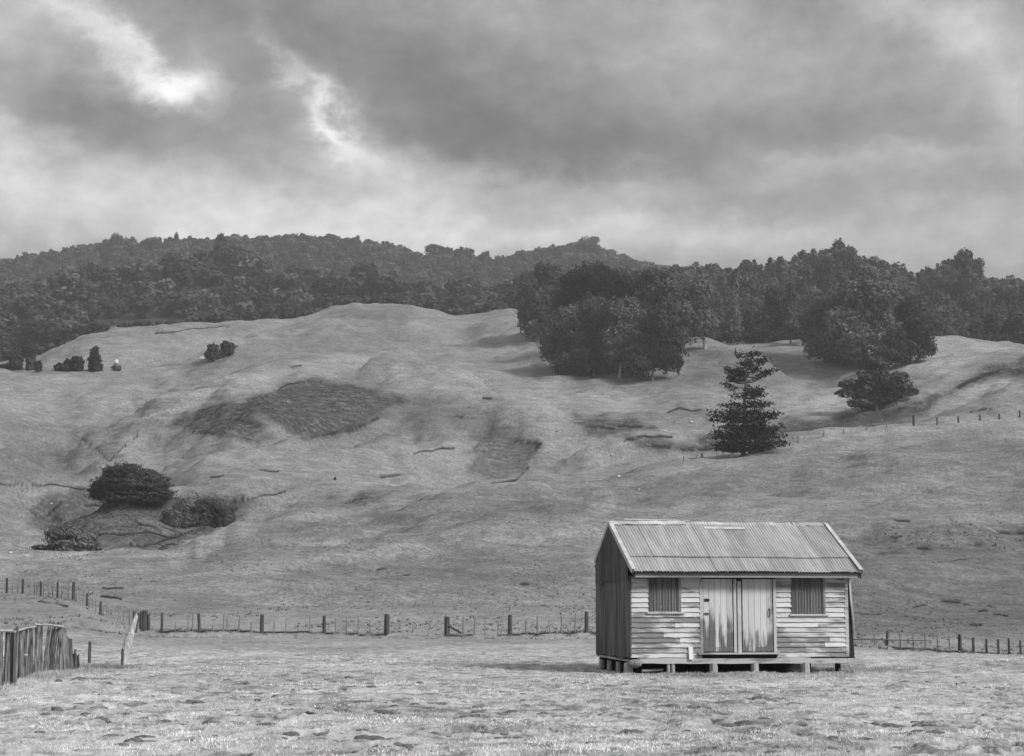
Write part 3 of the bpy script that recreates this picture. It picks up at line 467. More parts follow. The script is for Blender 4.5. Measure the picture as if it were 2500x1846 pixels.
def shed_parts():
    dl = st(1712, 1500)[0]; dr = st(1894, 1500)[0]
    # weatherboards on the front
    mbs = [MB(), MB()]; z = ZB; i = 0; ex = (ZE - ZB) / 16.0
    while z < ZE - .01:
        for mb, (a, b) in zip(mbs, ((0.0, dl), (dr, W))):
            cuts = [a] + ([random.uniform(a + .4, b - .4)] if random.random() < .6 else []) + [b]
            for c0, c1 in zip(cuts[:-1], cuts[1:]):
                n = 7; off = random.uniform(0, .006); top = []; pts = []; base = len(mb.v)
                for k in range(n + 1):
                    s = c0 + .002 + (c1 - c0 - .004) * k / n; zz = z + random.uniform(-.007, .007); o = off + random.uniform(0, .010)
                    mb.v += [(s, -.040 - o, zz), (s, -.008 - o * .5, zz + ex + .012), (s, .004, zz + ex + .012), (s, .004, zz)]
                for k in range(n):
                    q = base + 4 * k
                    for e in range(4): mb.f.append((q + e, q + 4 + e, q + 4 + (e + 1) % 4, q + (e + 1) % 4))
                mb.f.append((base, base + 1, base + 2, base + 3)); e = base + 4 * n; mb.f.append((e + 3, e + 2, e + 1, e))
        z += ex; i += 1
    for mb in mbs: mb.build('front_wall', M['board'], shed)
    # inner dark lining closes the building behind boards and doors
    mb = MB(); prism(mb, .02, W - .02, .01, .05, ZB, ZE + .06); mb.build('wall_lining', M['dark'], shed)
    # side and rear walls, corrugated iron fixed upright with one cross lap
    def gable(s, outward, name, mt):
        mb = MB(); n = 110; pr = []
        ztop = lambda t: min(ZF - .05 + (t + OV) * (ZR - ZF) / (TR + OV), ZRE - .05 + (DEP - t) * (ZR - ZRE) / (DEP - TR)) - .02
        for lo, hi, o in ((ZB - .02, 2.30, .0), (2.24, None, .022)):
            base = len(mb.v)
            for k in range(n + 1):
                t = DEP * k / n; w_ = .010 * math.sin(2 * math.pi * t / .105) + o + .012 * math.sin(t * 2.1 + o * 90)
                z1 = ztop(t) if hi is None else min(hi, ztop(t)); z0 = lo + (.03 * math.sin(t * 5) if hi is not None else .05 * math.sin(t * 3.1 + 1))
                for dz in (0, .012): mb.v += [(s + outward * (w_ + dz), t, z0), (s + outward * (w_ + dz), t, max(z1, z0 + .01))]
            for k in range(n):
                q = base + 4 * k; mb.f += [(q, q + 4, q + 5, q + 1), (q + 2, q + 3, q + 7, q + 6), (q, q + 2, q + 6, q + 4), (q + 1, q + 5, q + 7, q + 3)]
        return mb.build(name, mt, shed)
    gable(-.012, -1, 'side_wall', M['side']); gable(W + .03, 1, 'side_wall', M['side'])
    mb = MB()
    for k in range(14): prism(mb, .02 + k * W / 14, (k + 1) * W / 14 - .01, DEP - .03, DEP, ZB, ZRE - .06)
    mb.build('rear_wall', M['side'], shed)
    mb = MB(); prism(mb, .0, W, .06, DEP - .04, ZB - .06, ZB - .01); mb.build('floor', M['dark'], shed)
    # bearers and joists
    mb = MB(); zb0 = .235; zb1 = .36
    n = 16; base = len(mb.v); s0 = st(1560, 1610, -.04)[0]; s1 = st(2068, 1610, -.04)[0]
    for k in range(n + 1):
        s = s0 + (s1 - s0) * k / n; e = random.uniform(-.010, .010); dz = -.03 * k / n
        mb.v += [(s, -.06, zb0 + e + dz), (s, -.06, zb1 + e * .5 + dz), (s, .06, zb1 + dz), (s, .06, zb0 + dz)]
    for k in range(n):
        q = base + 4 * k
        for e in range(4): mb.f.append((q + e, q + 4 + e, q + 4 + (e + 1) % 4, q + (e + 1) % 4))
    mb.f += [(base, base + 1, base + 2, base + 3), tuple(base + 4 * n + e for e in (3, 2, 1, 0))]
    mb.build('bearer', M['bearer'], shed)
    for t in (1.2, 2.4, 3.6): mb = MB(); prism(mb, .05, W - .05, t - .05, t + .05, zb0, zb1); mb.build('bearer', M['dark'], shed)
    mb = MB()
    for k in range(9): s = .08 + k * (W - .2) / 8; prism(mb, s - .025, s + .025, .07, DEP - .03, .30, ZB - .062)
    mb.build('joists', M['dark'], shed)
    mb = MB(); mb.bar((-.0, .08, .30), (-.0, DEP, .32), .06, .05); mb.build('side_bearer', M['bearer'], shed)
    mb = MB(); prism(mb, .03, W - .03, DEP - .12, DEP - .08, -.12, ZB - .02); mb.build('underfloor_light_block', M['dark'], shed)  # board added to block light from behind and blacken the underfloor
    # piles
    def pile(s, t, w, h, m_='pile'):
        mb = MB(); q = w / 2; P = []; zs = [-.25, h * .5, h]
        for i, z in enumerate(zs):
            f = 1.06 - .06 * i
            for k in range(8):
                a = math.pi / 4 * k + math.pi / 8; rr = q * 1.12 * f * random.uniform(.95, 1.05); P.append((s + rr * math.cos(a), t + rr * math.sin(a), z))
        F_ = [(i * 8 + k, i * 8 + (k + 1) % 8, (i + 1) * 8 + (k + 1) % 8, (i + 1) * 8 + k) for i in range(2) for k in range(8)] + [tuple(16 + k for k in range(8))]
        mb.poly(P, F_); return mb.build('pile', M[m_], shed)
    for u, w in ((1534, .20), (1632, .08), (1643, .09), (1742, .19), (1843, .18), (1967, .20)): pile(st(u, 1628, -.02)[0], -.0, w, .235 if u != 1534 else .25)
    for s, t in ((W - .15, .4), (.5, 1.2), (2.0, 1.2), (3.5, 1.2), (5.0, 1.2), (-.0, 1.3), (-.0, 2.3), (-.0, 3.2), (.4, 3.5), (2.5, 3.5), (4.8, 3.5)): pile(s, t, .13, .235, 'pile' if s < .1 else 'dark')  # inner piles dark: underfloor shade put into their colour
    # doors
    def zv(v, u=1800): return st(u, v)[1]
    zt = zv(1414); zd = zv(1592)
    for k, (ua, ub) in enumerate(((1716, 1788), (1812, 1885))):
        a = st(ua, 1500)[0]; b = st(ub, 1500)[0]; mb = MB(); n = 5
        for i in range(n):
            s0_ = a + (b - a) * i / n; s1_ = a + (b - a) * (i + 1) / n; prism(mb, s0_ + .004, s1_ - .004, -.030 - random.uniform(0, .003), .0, zd + random.uniform(-.006, .006), zt, 0)
        d = mb.build('door', M['door'], shed)
        mb = MB(); prism(mb, a, b, -.046, -.0335, zd + .02, zd + .13); mb.build('ledge', M['door'], d)
        mb = MB()
        if k == 0:
            hs, hz = st(1725, 1465); prism(mb, hs - .07, hs + .06, -.045, -.033, hz - .035, hz + .035); mb.build('vent_hole', M['dark'], d)
            mb = MB(); hs, hz = st(1723, 1498); prism(mb, hs - .05, hs + .07, -.060, -.0335, hz - .02, hz + .015); mb.build('latch', M['fence'], d)
        else:
            hs, hz = st(1876, 1495); mb.tube([(hs, -.04, hz - .12), (hs + .01, -.075, hz - .06), (hs + .01, -.075, hz + .05), (hs, -.04, hz + .09)], .013, 6); mb.build('door_handle', M['dark'], d)
    mb = MB(); a = st(1790, 1500)[0]; b = st(1797, 1500)[0]; c = st(1799, 1500)[0]; e = st(1808, 1500)[0]
    prism(mb, a, b, -.050, .0, zd - .0, zt); mb.build('door_post', M['trim'], shed)
    mb = MB(); prism(mb, c, e, -.075, .0, zd - .02, zt - .05); mb.build('door_post', M['flash'], shed)
    mb = MB(); prism(mb, st(1708, 1500)[0], st(1715, 1500)[0], -.048, .0, zd - .02, zt); mb.build('door_frame', M['trim'], shed)
    mb = MB(); prism(mb, st(1887, 1500)[0], st(1894, 1500)[0], -.048, .0, zd - .02, zt); mb.build('door_frame', M['trim'], shed)
    mb = MB(); prism(mb, st(1702, 1500)[0], st(1900, 1500)[0], -.11, .0, zd - .055, zd - .012); mb.build('door_sill', M['bearer'], shed)
    # boarded windows: corrugated sheets over the openings
    for ua, ub, vb, lean in ((1590, 1655, 1492, 0), (1937, 2007, 1497, 0)):
        a = st(ua, 1450)[0]; b = st(ub, 1450)[0]; z0 = st(ua, vb)[1]; z1 = ZE - .02; mb = MB(); n = 72; base = 0
        for k in range(n + 1):
            s = a + (b - a) * k / n; o = .009 * math.sin(2 * math.pi * (s - a) / .076)
            for dy in (-.058, -.048): mb.v += [(s, dy + o, z0 + .004 * math.sin(s * 30)), (s, dy + o, z1)]
        for k in range(n):
            q = 4 * k; mb.f += [(q, q + 4, q + 5, q + 1), (q + 2, q + 3, q + 7, q + 6), (q, q + 2, q + 6, q + 4)]
        w_ = mb.build('boarded_window', M['shutter'], shed)
        for s in (a - .035, b + .035): mb = MB(); prism(mb, s - .028, s + .028, -.062, -.0, z0 - .02, z1 - .0); mb.build('window_frame', M['side'] if s < a else M['batten'], w_)
        mb = MB(); prism(mb, a - .12, b + .15, -.085, -.0, z0 - .065, z0 - .022, .003); mb.build('window_sill', M['trim'], w_)
    # corner boards
    mb = MB(); prism(mb, -.022, .018, -.045, .055, ZB, ZE + .03); mb.build('corner_board', M['side'], shed)
    mb = MB(); prism(mb, W - .09, W + .0, -.044, .0, ZB + .03, ZE); mb.build('corner_board', M['bearer'], shed)
    # side cladding coming away at the right corner, the gap's shade a solid dark block behind a pale edge board
    mb = MB(); top = (W + .02, -.0, ZE + .02)
    mb.poly([(W + .004, -.02, ZE), (W + .03, -.02, ZE), (W + .15, -.02, ZB - .04), (W + .004, -.02, ZB - .04), (W + .004, .9, ZE), (W + .03, .9, ZE), (W + .15, .9, ZB - .04), (W + .004, .9, ZB - .04)],
            [(0, 3, 2, 1), (4, 5, 6, 7), (0, 1, 5, 4), (1, 2, 6, 5), (2, 3, 7, 6), (3, 0, 4, 7)]); mb.build('corner_gap_shade', M['dark'], shed)
    mb = MB(); p = [(W + .035, -.05, ZE + .04), (W + .075, -.05, 1.75), (W + .15, -.05, .95)]
    for q, r in zip(p[:-1], p[1:]): mb.bar(q, r, .045, .04, (0, 1, 0))
    mb.build('loose_edge_board', M['trim'], shed)
    mb = MB(); prism(mb, st(1978, 1600)[0], W - .0, -.034, -.0, ZB - .045, ZB + .02); mb.build('floor_gap_shade', M['dark'], shed)  # dark strip put in for the shade of the gap
    mb = MB(); prism(mb, st(1555, 1600)[0], st(1700, 1600)[0], -.032, .0, ZB - .04, ZB - .002, .004); mb.build('skirting_board', M['bearer'], shed)
    mb = MB(); prism(mb, st(1895, 1600)[0], st(1978, 1600)[0], -.036, .0, ZB - .045, ZB + .0, .003); mb.build('skirting_board', M['bearer'], shed)
    # roof
    roof = empty('roof'); roof.parent = shed
    SA, SB = -.04, 5.90
    def sheets(mb, p_eave, p_ridge, f0, f1, lift, widths, amp=.010, thick=.005, pitch=.0762):
        """corrugated sheets between fraction f0..f1 of the slope (t, z pairs)"""
        (t0, z0), (t1, z1) = p_eave, p_ridge; L_ = math.hypot(t1 - t0, z1 - z0); nt_, nz_ = -(z1 - z0) / L_, (t1 - t0) / L_
        if nz_ < 0: nt_, nz_ = -nt_, -nz_
        s = SA; i = 0
        while s < SB - .05:
            w_ = min(widths, SB - s); e = min(s + w_ + .06, SB); l0 = lift + random.uniform(0, .008) + (.006 if i % 2 else 0)
            n = int((e - s) / pitch * 8); base = len(mb.v); g0 = f0 + random.uniform(-.006, .006); m_ = 5
            for k in range(n + 1):
                ss = s + (e - s) * k / n; c = amp * math.sin(2 * math.pi * ss / pitch)
                for j in range(m_ + 1):
                    f = g0 + (f1 - g0) * j / m_; sag = -.010 * math.sin(math.pi * ((f * 2.4 + .3) % 1)) + .006 * math.sin(ss * 2.2 + f * 4)
                    t = t0 + (t1 - t0) * f; z = z0 + (z1 - z0) * f; o = c + l0 + sag
                    mb.v.append((ss, t + nt_ * o, z + nz_ * o)); mb.v.append((ss, t + nt_ * (o - thick), z + nz_ * (o - thick)))
            R_ = 2 * (m_ + 1)
            for k in range(n):
                for j in range(m_):
                    q = base + k * R_ + 2 * j; mb.f.append((q, q + R_, q + R_ + 2, q + 2)); mb.f.append((q + 1, q + 3, q + R_ + 3, q + R_ + 1))
                q = base + k * R_; mb.f.append((q, q + 1, q + R_ + 1, q + R_))
            s += w_; i += 1
    mb = MB(); sheets(mb, (-OV, ZF), (TR, ZR), 0, .32, .0, .72); sheets(mb, (-OV, ZF), (TR, ZR), .27, 1.0, .026, .72); mb.build('roof_sheets', M['roof'], roof)
    mb = MB(); sheets(mb, (DEP + .05, ZRE), (TR, ZR), 0, 1.0, .02, .72); sheets(mb, (DEP + .18, ZRE - .12), (TR, ZR), 0, .5, .0, .72); mb.build('roof_sheets', M['rear'], roof)
    # ridge capping, bent and shifted, in pieces
    def cap(a, b, w1, lift, tt=0.0, m_='flash', bend=.018):
        mb = MB(); n = 10; base = 0; sl = (ZR - ZF) / (TR + OV); sr = (ZR - ZRE) / (DEP - TR)
        for k in range(n + 1):
            s = a + (b - a) * k / n; e = random.uniform(-bend, bend)
            for dz in (0, -.006):
                mb.v += [(s, TR + tt - w1, ZR + lift + e - w1 * sl + dz), (s, TR + tt, ZR + lift + e + .008 + dz), (s, TR + tt + w1, ZR + lift + e - w1 * sr + dz)]
        for k in range(n):
            q = 6 * k; mb.f += [(q, q + 6, q + 7, q + 1), (q + 1, q + 7, q + 8, q + 2), (q + 3, q + 4, q + 10, q + 9), (q + 4, q + 5, q + 11, q + 10), (q, q + 3, q + 9, q + 6), (q + 2, q + 8, q + 11, q + 5)]
        mb.f += [(0, 1, 4, 3), (1, 2, 5, 4)]; mb.build('ridge_cap', M[m_], roof)
    cap(.02, 2.0, .17, .055); cap(2.03, 3.2, .15, .045, .02); cap(3.1, 4.9, .16, .040, .03); cap(4.95, SB, .16, .050, .02, 'roof')
    mb = MB(); f = .88; tt_ = -OV + (TR + OV) * f; zz_ = ZF + (ZR - ZF) * f
    mb.bar((st(1716, 1295, 1.9)[0], tt_ - .02, zz_ + .03), (st(1815, 1297, 1.9)[0], tt_ - .03, zz_ + .028), .13, .02, Vector((0, -.47, .88))); mb.build('loose_flashing', M['flash'], roof)
    mb = MB(); mb.bar((.35, TR - .02, ZR + .10), (2.2, TR + .05, ZR + .085), .05, .025); mb.build('loose_batten', M['trim'], roof)
    # verge flashings, barge boards, fascia and gutter
    for s, o in ((SA + .03, -1), (SB - .03, 1)):
        mb = MB(); w_ = .10
        for (t0, z0), (t1, z1) in (((-OV - .01, ZF), (TR, ZR)), ((DEP + .06, ZRE), (TR, ZR))):
            if t0 > 1: up = Vector((0, (ZR - ZRE), (DEP - TR))).normalized()
            else: up = Vector((0, -(ZR - ZF), (TR + OV))).normalized()
            a = Vector((s, t0, z0)) + up * .055; b = Vector((s, t1, z1)) + up * .055; mb.bar(a, b, w_, .012, up); mb.bar(a + Vector((o * .052, 0, 0)) - up * .055, b + Vector((o * .052, 0, 0)) - up * .055, .012, .11, up)
        mb.build('verge_flashing', M['flash'], roof)
        mb = MB(); up = Vector((0, 0, 1)); s2 = s + (.04 if o < 0 else -.04)
        mb.bar((s2, -OV + .03, ZF - .10), (s2, TR, ZR - .09), .03, .14, up); mb.bar((s2, DEP + .02, ZRE - .10), (s2, TR, ZR - .09), .03, .14, up); mb.build('barge_board', M['fence'], roof)
    mb = MB(); prism(mb, .02, SB - .08, -OV + .055, -OV + .085, ZF - .155, ZF - .04, .003); mb.build('fascia', M['fascia'], roof)
    mb = MB(); prism(mb, .0, SB - .0, -OV + .0, -OV + .05, ZF - .06, ZF - .03); mb.build('eave_batten', M['dark'], roof)
    mb = MB()
    for k in range(9): s = .15 + k * (W - .3) / 8; mb.bar((s, -OV + .09, ZF - .09 + .02), (s, TR, ZR - .09), .04, .08)
    mb.build('rafters', M['dark'], roof)
    mb = MB(); mb.bar((SB - .03, -OV + .03, ZF - .05), (SB - .03, -OV + .03, ZF - .17), .03, .03, (0, 1, 0)); mb.build('gutter_bracket', M['dark'], roof)
shed_parts()
# things by the shed
def lump(name, pos, rx, ry, rz, m_, label, cat, group=None, seed=1, sub=3):
    r = np.random.default_rng(seed); n, k = 9, 14; V = []; Fc = []
    for i in range(n + 1):
        th = math.pi * i / n
        for j in range(k):
            ph = 2 * math.pi * j / k; q = 1 + .16 * math.sin(3 * ph + seed) * math.sin(th) + r.uniform(-.07, .07); V.append((rx * math.sin(th) * math.cos(ph) * q, ry * math.sin(th) * math.sin(ph) * q, rz * math.cos(th) * q))
    for i in range(n):
        for j in range(k): Fc.append((i * k + j, (i + 1) * k + j, (i + 1) * k + (j + 1) % k, i * k + (j + 1) % k))
    me = np_mesh(name, V, Fc, m_, True); o = link(name, me); o.location = pos; return tag(o, label, cat, group)
def on_shed(s, t, z): return O + eS * s + eT * t + Vector((0, 0, z))
s_, z_ = st(1689, 1591, -.16); mb = MB(); mb.bar((0, 0, 0), (0, .05, .31), .11, .025, (0, 1, 0)); o = mb.build('white_board', M['white']); o.location = on_shed(s_, -.10, .325); o.rotation_euler = (0, 0, TH)
tag(o, 'small white board propped on the sill left of the shed doors', 'board')
s_, z_ = st(1551, 1616, -.2); lump('round_stone', on_shed(s_, -.20, .24), .17, .12, .10, M['batten'], 'rounded grey stone wedged under the front left corner of the shed', 'stone', seed=4)
mb = MB(); mb.bar((0, 0, 0), (.55, .05, .01), .10, .05); o = mb.build('loose_plank', M['bearer']); o.location = on_shed(st(1568, 1630, .1)[0], .15, .06); o.rotation_euler = (0, 0, TH); tag(o, 'short pale plank lying under the front left of the shed', 'plank')

# ------------------------------------------------------------------ fences
def post_mesh(p, h, w, lean=(0, 0), m_='fence', parent=None, name='post'):
    mb = MB(); r = w / 2; top = Vector(p) + Vector((lean[0], lean[1], h)); mid = Vector(p) + Vector((lean[0] * .5, lean[1] * .5, h * .5))
    mb.tube([Vector(p) - Vector((0, 0, .3)), p, mid, top - Vector((0, 0, .03)), top], [r * 1.05, r * 1.05, r, r * .95, r * .7], 7)
    if parent:
        inv = Vector(parent.location); mb.v = [(x - inv.x, y - inv.y, z - inv.z) for x, y, z in mb.v]
    return mb.build(name, M[m_], parent)
def wire_fence(name, label, items, guess, wires=(.25, .5, .75, .98), slack=.02, sag_top=True):
    """items: (u, base v, top v, width m, kind, lean px)"""
    pts = []
    for it in items:
        u, vb, vt, w, kind = it[:5]; lean = it[5] if len(it) > 5 else 0
        d = guess(u) if guess else None
        if d is None: p = at(u, vb)
        else: x = xat(u, vb, d); p = Vector((x, d, ground_at(x, d)))
        zt = zat(vt, u, p.y); pts.append((p, max(zt - p.z, .3), w, kind, lean))
    root = empty(name, tuple(pts[0][0])); tag(root, label, 'fence')
    for p, h, w, kind, lean in pts:
        post_mesh(p, h, w, (lean * p.y / F, 0), 'fence' if kind == 'post' else 'batten', root, 'post' if kind == 'post' else 'batten')
    base = Vector(root.location)
    mb = MB()
    for f in wires:
        line = [p + Vector((lean * p.y / F * f, -.03, min(h, 1.15) * f)) for p, h, w, kind, lean in pts]; full = []
        for a, b in zip(line[:-1], line[1:]):
            full += [a, (a + b) / 2 - Vector((0, 0, slack))]
        full.append(line[-1]); mb.tube([q - base for q in full], .0045 * max(1, pts[0][0].y / 70), 3)
    mb.build('wire', M['wire'], root); return root
P_, B_ = 'post', 'batten'
dl_ = lambda u: float(np.interp(u, [0, 180, 212, 245, 350], [124, 119, 114, 109, 98.5]))
it = [(-60, 1449, 1411, .16, P_), (-22, 1449, 1413, .06, B_), (16, 1449, 1411, .16, P_), (30, 1450, 1418, .05, B_), (43, 1450, 1420, .05, B_), (55, 1450, 1413, .16, P_), (72, 1452, 1422, .05, B_), (84, 1453, 1420, .06, B_), (90, 1453, 1422, .05, B_), (99, 1455, 1419, .15, P_), (106, 1455, 1422, .06, B_), (118, 1456, 1430, .05, B_), (128, 1456, 1428, .05, B_), (140, 1456, 1421, .14, P_), (150, 1458, 1430, .05, B_), (166, 1460, 1415, .05, B_), (179, 1463, 1421, .22, P_), (186, 1465, 1432, .06, B_), (195, 1470, 1437, .06, B_), (203, 1474, 1440, .06, B_), (212, 1484, 1448, .16, P_), (219, 1487, 1458, .05, B_), (226, 1490, 1460, .06, B_), (233, 1498, 1462, .06, B_), (245, 1509, 1468, .17, P_)]
for k, u in enumerate(range(252, 330, 7)): it.append((u, 1509 + (u - 252) * .30, 1480 + random.uniform(-3, 6) + (u - 252) * .18, .055, B_, random.uniform(-2, 2)))
it += [(317, 1531, 1484, .07, B_), (326, 1533, 1492, .12, P_)]
wire_fence('hillside_fence', 'old post and batten fence stepping down the slope at far left to the strainer post', sorted(it), dl_)
df_ = lambda u: 95.0
it = [(346, 1537, 1492, .30, P_), (352, 1537, 1490, .34, P_), (362, 1537, 1500, .14, P_), (366, 1537, 1508, .06, B_), (395, 1535, 1497, .14, P_), (428, 1536, 1520, .06, B_), (459, 1534, 1507, .06, B_), (470, 1534, 1500, .07, B_), (487, 1537, 1498, .17, P_, -3), (519, 1536, 1522, .06, B_), (546, 1537, 1498, .07, B_), (554, 1530, 1506, .07, B_), (582, 1537, 1502, .08, B_, 3), (613, 1537, 1518, .08, B_), (639, 1541, 1500, .22, P_), (669, 1538, 1515, .05, B_), (698, 1541, 1508, .05, B_), (728, 1538, 1518, .05, B_), (756, 1540, 1502, .06, B_), (791, 1541, 1503, .19, P_), (819, 1541, 1510, .07, B_), (846, 1541, 1509, .05, B_), (875, 1541, 1512, .08, B_), (903, 1541, 1515, .05, B_), (944, 1547, 1499, .30, P_)]
wire_fence('paddock_fence', 'wire fence with dark posts along the foot of the hill, left of the open gateway', it, df_)
it = [(1091, 1552, 1505, .30, P_), (1131, 1546, 1505, .09, B_), (1158, 1546, 1508, .08, B_, 2), (1185, 1546, 1513, .08, B_), (1216, 1546, 1515, .07, B_), (1245, 1545, 1501, .24, P_), (1284, 1543, 1512, .08, B_), (1312, 1543, 1503, .08, B_), (1343, 1545, 1515, .07, B_, -3), (1371, 1545, 1503, .09, B_), (1403, 1536, 1497, .07, B_, 2), (1432, 1542, 1493, .22, P_), (1470, 1543, 1505, .08, B_), (1500, 1543, 1505, .08, B_)]
f2 = wire_fence('paddock_fence', 'wire fence with a slanting stay between the open gateway and the shed', it, df_)
mb = MB(); b0 = Vector(f2.location); x1, x2 = xat(1094, 1528, 95), xat(1127, 1546, 95); mb.tube([Vector((x1, 94.9, zat(1527, 1094, 95))) - b0, Vector((x2, 94.9, zat(1546, 1127, 95))) - b0], .06, 6); mb.build('stay', M['fence'], f2)
dr_ = lambda u: float(np.interp(u, [2080, 2165, 2344, 2500], [104, 102, 100, 98]))
it = [(2075, 1571, 1545, .06, B_), (2104, 1572, 1545, .06, B_), (2135, 1573, 1548, .06, B_), (2165, 1576, 1540, .17, P_, 3), (2198, 1578, 1545, .07, B_), (2230, 1580, 1548, .06, B_), (2259, 1582, 1545, .07, B_), (2289, 1584, 1550, .07, B_), (2318, 1587, 1552, .07, B_), (2344, 1590, 1548, .22, P_), (2377, 1594, 1556, .14, P_), (2409, 1596, 1560, .13, P_), (2438, 1596, 1560, .12, P_), (2464, 1597, 1558, .13, P_), (2492, 1598, 1563, .12, P_), (2522, 1599, 1562, .12, P_)]
f3 = wire_fence('paddock_fence', 'low wire fence with pale posts running right from behind the shed', it, dr_)
mb = MB(); b0 = Vector(f3.location); mb.tube([Vector((xat(u, v, dr_(u)), dr_(u) - .1, zat(v, u, dr_(u)))) - b0 for u, v in ((2078, 1561), (2165, 1562), (2262, 1564))], .035, 6); mb.build('rail', M['batten'], f3)
dcr = lambda u: float(np.interp(AG.searchsorted(ray(u, 1060)[0]) , np.arange(NA), DT[4])) - 3
it = [(1670, 1128, 1112, .2, B_), (1701, 1122, 1108, .22, B_), (1714, 1120, 1106, .28, P_), (1750, 1112, 1095, .22, B_), (1765, 1110, 1092, .22, B_), (1794, 1104, 1088, .2, B_), (1813, 1100, 1080, .24, B_), (1830, 1098, 1079, .26, B_), (1865, 1092, 1076, .2, B_), (1901, 1086, 1070, .24, B_), (1949, 1078, 1064, .22, B_), (2012, 1070, 1052, .24, B_), (2060, 1060, 1045, .2, B_), (2116, 1050, 1036, .28, B_), (2165, 1043, 1030, .2, B_), (2231, 1039, 1014, .36, P_), (2288, 1036, 1018, .22, P_), (2340, 1037, 1016, .28, P_), (2393, 1033, 1012, .30, P_), (2440, 1030, 1010, .30, P_), (2490, 1022, 1002, .28, P_), (2540, 1020, 1000, .28, P_)]
wire_fence('hilltop_fence', 'fence of small posts along the grassy crest past the lone pine', it, None, (.4, .9))
# close paling fence at bottom left
pal = empty('paling_fence', tuple(at(35, 1676))); tag(pal, 'close fence of split upright slabs with ragged tops at bottom left', 'fence')
pb = Vector(pal.location)
us = [-70]
while us[-1] < 190: us.append(us[-1] + (random.uniform(5.5, 9.5) if us[-1] < 130 else random.uniform(4.5, 6.5)))
for i, u in enumerate(us):
    vb = float(np.interp(u, [-70, 0, 35, 60, 95, 120, 190], [1690, 1679, 1676, 1658, 1643, 1638, 1637])); vt = float(np.interp(u, [-70, 0, 60, 95, 110, 150, 165, 178, 192], [1545, 1539, 1534, 1522, 1516, 1528, 1548, 1572, 1600])) + random.uniform(-5, 9)
    x, y = _march(lambda a, b: a * 0, u, vb); g = ground_at(x, y); h = zat(vt, u, y) - g; w = random.uniform(.05, .13) * (.85 if u > 130 else 1) * (1.25 if i % 4 == 0 else 1); th = random.uniform(.03, .06); lx = random.uniform(-.05, .05) + (.10 if 100 < u < 135 else 0) - (.06 if u > 150 else 0); ly = random.uniform(-.06, .06)
    ps = []; mb = MB(); a0 = random.uniform(-.6, .6); n = 5
    for k in range(n + 1):
        f = k / n; c = Vector((x + lx * f + random.uniform(-.006, .006), y + ly * f, g - .2 + (h + .2) * f)); ww = w * (1 - .18 * f) * random.uniform(.88, 1.1)
        for sx_, sy_ in ((-1, -1), (1, -1), (1, 1), (-1, 1)):
            qx, qy = sx_ * ww / 2, sy_ * th / 2; ps.append(c + Vector((qx * math.cos(a0) - qy * math.sin(a0), qx * math.sin(a0) + qy * math.cos(a0), (random.uniform(-.05, .05) if k == n else 0))) - pb)
    fs = [(4 * k + e, 4 * k + (e + 1) % 4, 4 * k + 4 + (e + 1) % 4, 4 * k + 4 + e) for k in range(n) for e in range(4)] + [(4 * n, 4 * n + 1, 4 * n + 2, 4 * n + 3)]
    mb.poly(ps, fs); mb.build('paling', M['slab'] if random.random() < .8 else M['fence'], pal)
for (ua, va), (ub, vb), dy in (((-60, 1545), (28, 1540), -.1), ((34, 1542), (92, 1529), -.1), ((80, 1525), (150, 1530), .0), ((-60, 1612), (60, 1600), .12)):
    xa, ya = _march(lambda a, b: a * 0, ua, float(np.interp(ua, [-70, 0, 35, 60, 95, 120, 190], [1690, 1679, 1676, 1658, 1643, 1638, 1637]))); xb, yb = _march(lambda a, b: a * 0, ub, float(np.interp(ub, [-70, 0, 35, 60, 95, 120, 190], [1690, 1679, 1676, 1658, 1643, 1638, 1637])))
    mb = MB(); mb.tube([Vector((xa, ya + dy, zat(va, ua, ya))) - pb, Vector(((xa + xb) / 2, (ya + yb) / 2 + dy, (zat(va, ua, ya) + zat(vb, ub, yb)) / 2 + .02)) - pb, Vector((xb, yb + dy, zat(vb, ub, yb))) - pb], [.03, .022, .035], 5); mb.build('rail', M['slabtop'], pal)
# posts standing beyond it, leaning slab
def lone_post(u, vb, vt, w, name, label, lean=0, m_='fence'):
    p = at(u, vb); r = empty(name, tuple(p)); post_mesh(p, zat(vt, u, p.y) - p.z, w, (lean, 0), m_, r, 'post_shaft'); tag(r, label, 'post'); return r
lone_post(218, 1621, 1566, .085, 'fence_post', 'short dark post standing alone between the paling fence and the leaning slab')
lone_post(298, 1631, 1584, .075, 'fence_post', 'short black post at the foot of the pale leaning slab')
p0 = at(304, 1626); yy = p0.y + .35; pts = [(303, 1622, 6), (307, 1590, 10), (314, 1562, 11), (323, 1535, 8), (330, 1512, 6), (336, 1498, 4)]; mb = MB(); V = []
for i, (u, v, hw) in enumerate(pts):
    y = yy + .12 * i; c = Vector((xat(u, v, y), y, zat(v, u, y))) - p0; r = hw * y / F
    for a in range(8): t = 2 * math.pi * a / 8; V.append(c + Vector((r * math.cos(t), .06 * math.sin(t), 0)))
mb.poly(V, [(8 * i + a, 8 * i + (a + 1) % 8, 8 * i + 8 + (a + 1) % 8, 8 * i + 8 + a) for i in range(5) for a in range(8)] + [tuple(40 + a for a in range(8))])
r = empty('leaning_slab', tuple(p0)); mb.build('slab_body', M['slabtop'], r, True); mb = MB(); y = yy + .55; q0 = Vector((xat(331, 1545, y), y, zat(1545, 331, y))) - p0; q1 = Vector((xat(339, 1497, y), y, zat(1497, 339, y))) - p0; mb.tube([q0, q1], .045, 6); mb.build('dark_prop', M['fence'], r)
tag(r, 'pale weathered slab leaning against a dark prop left of the back fence', 'slab')

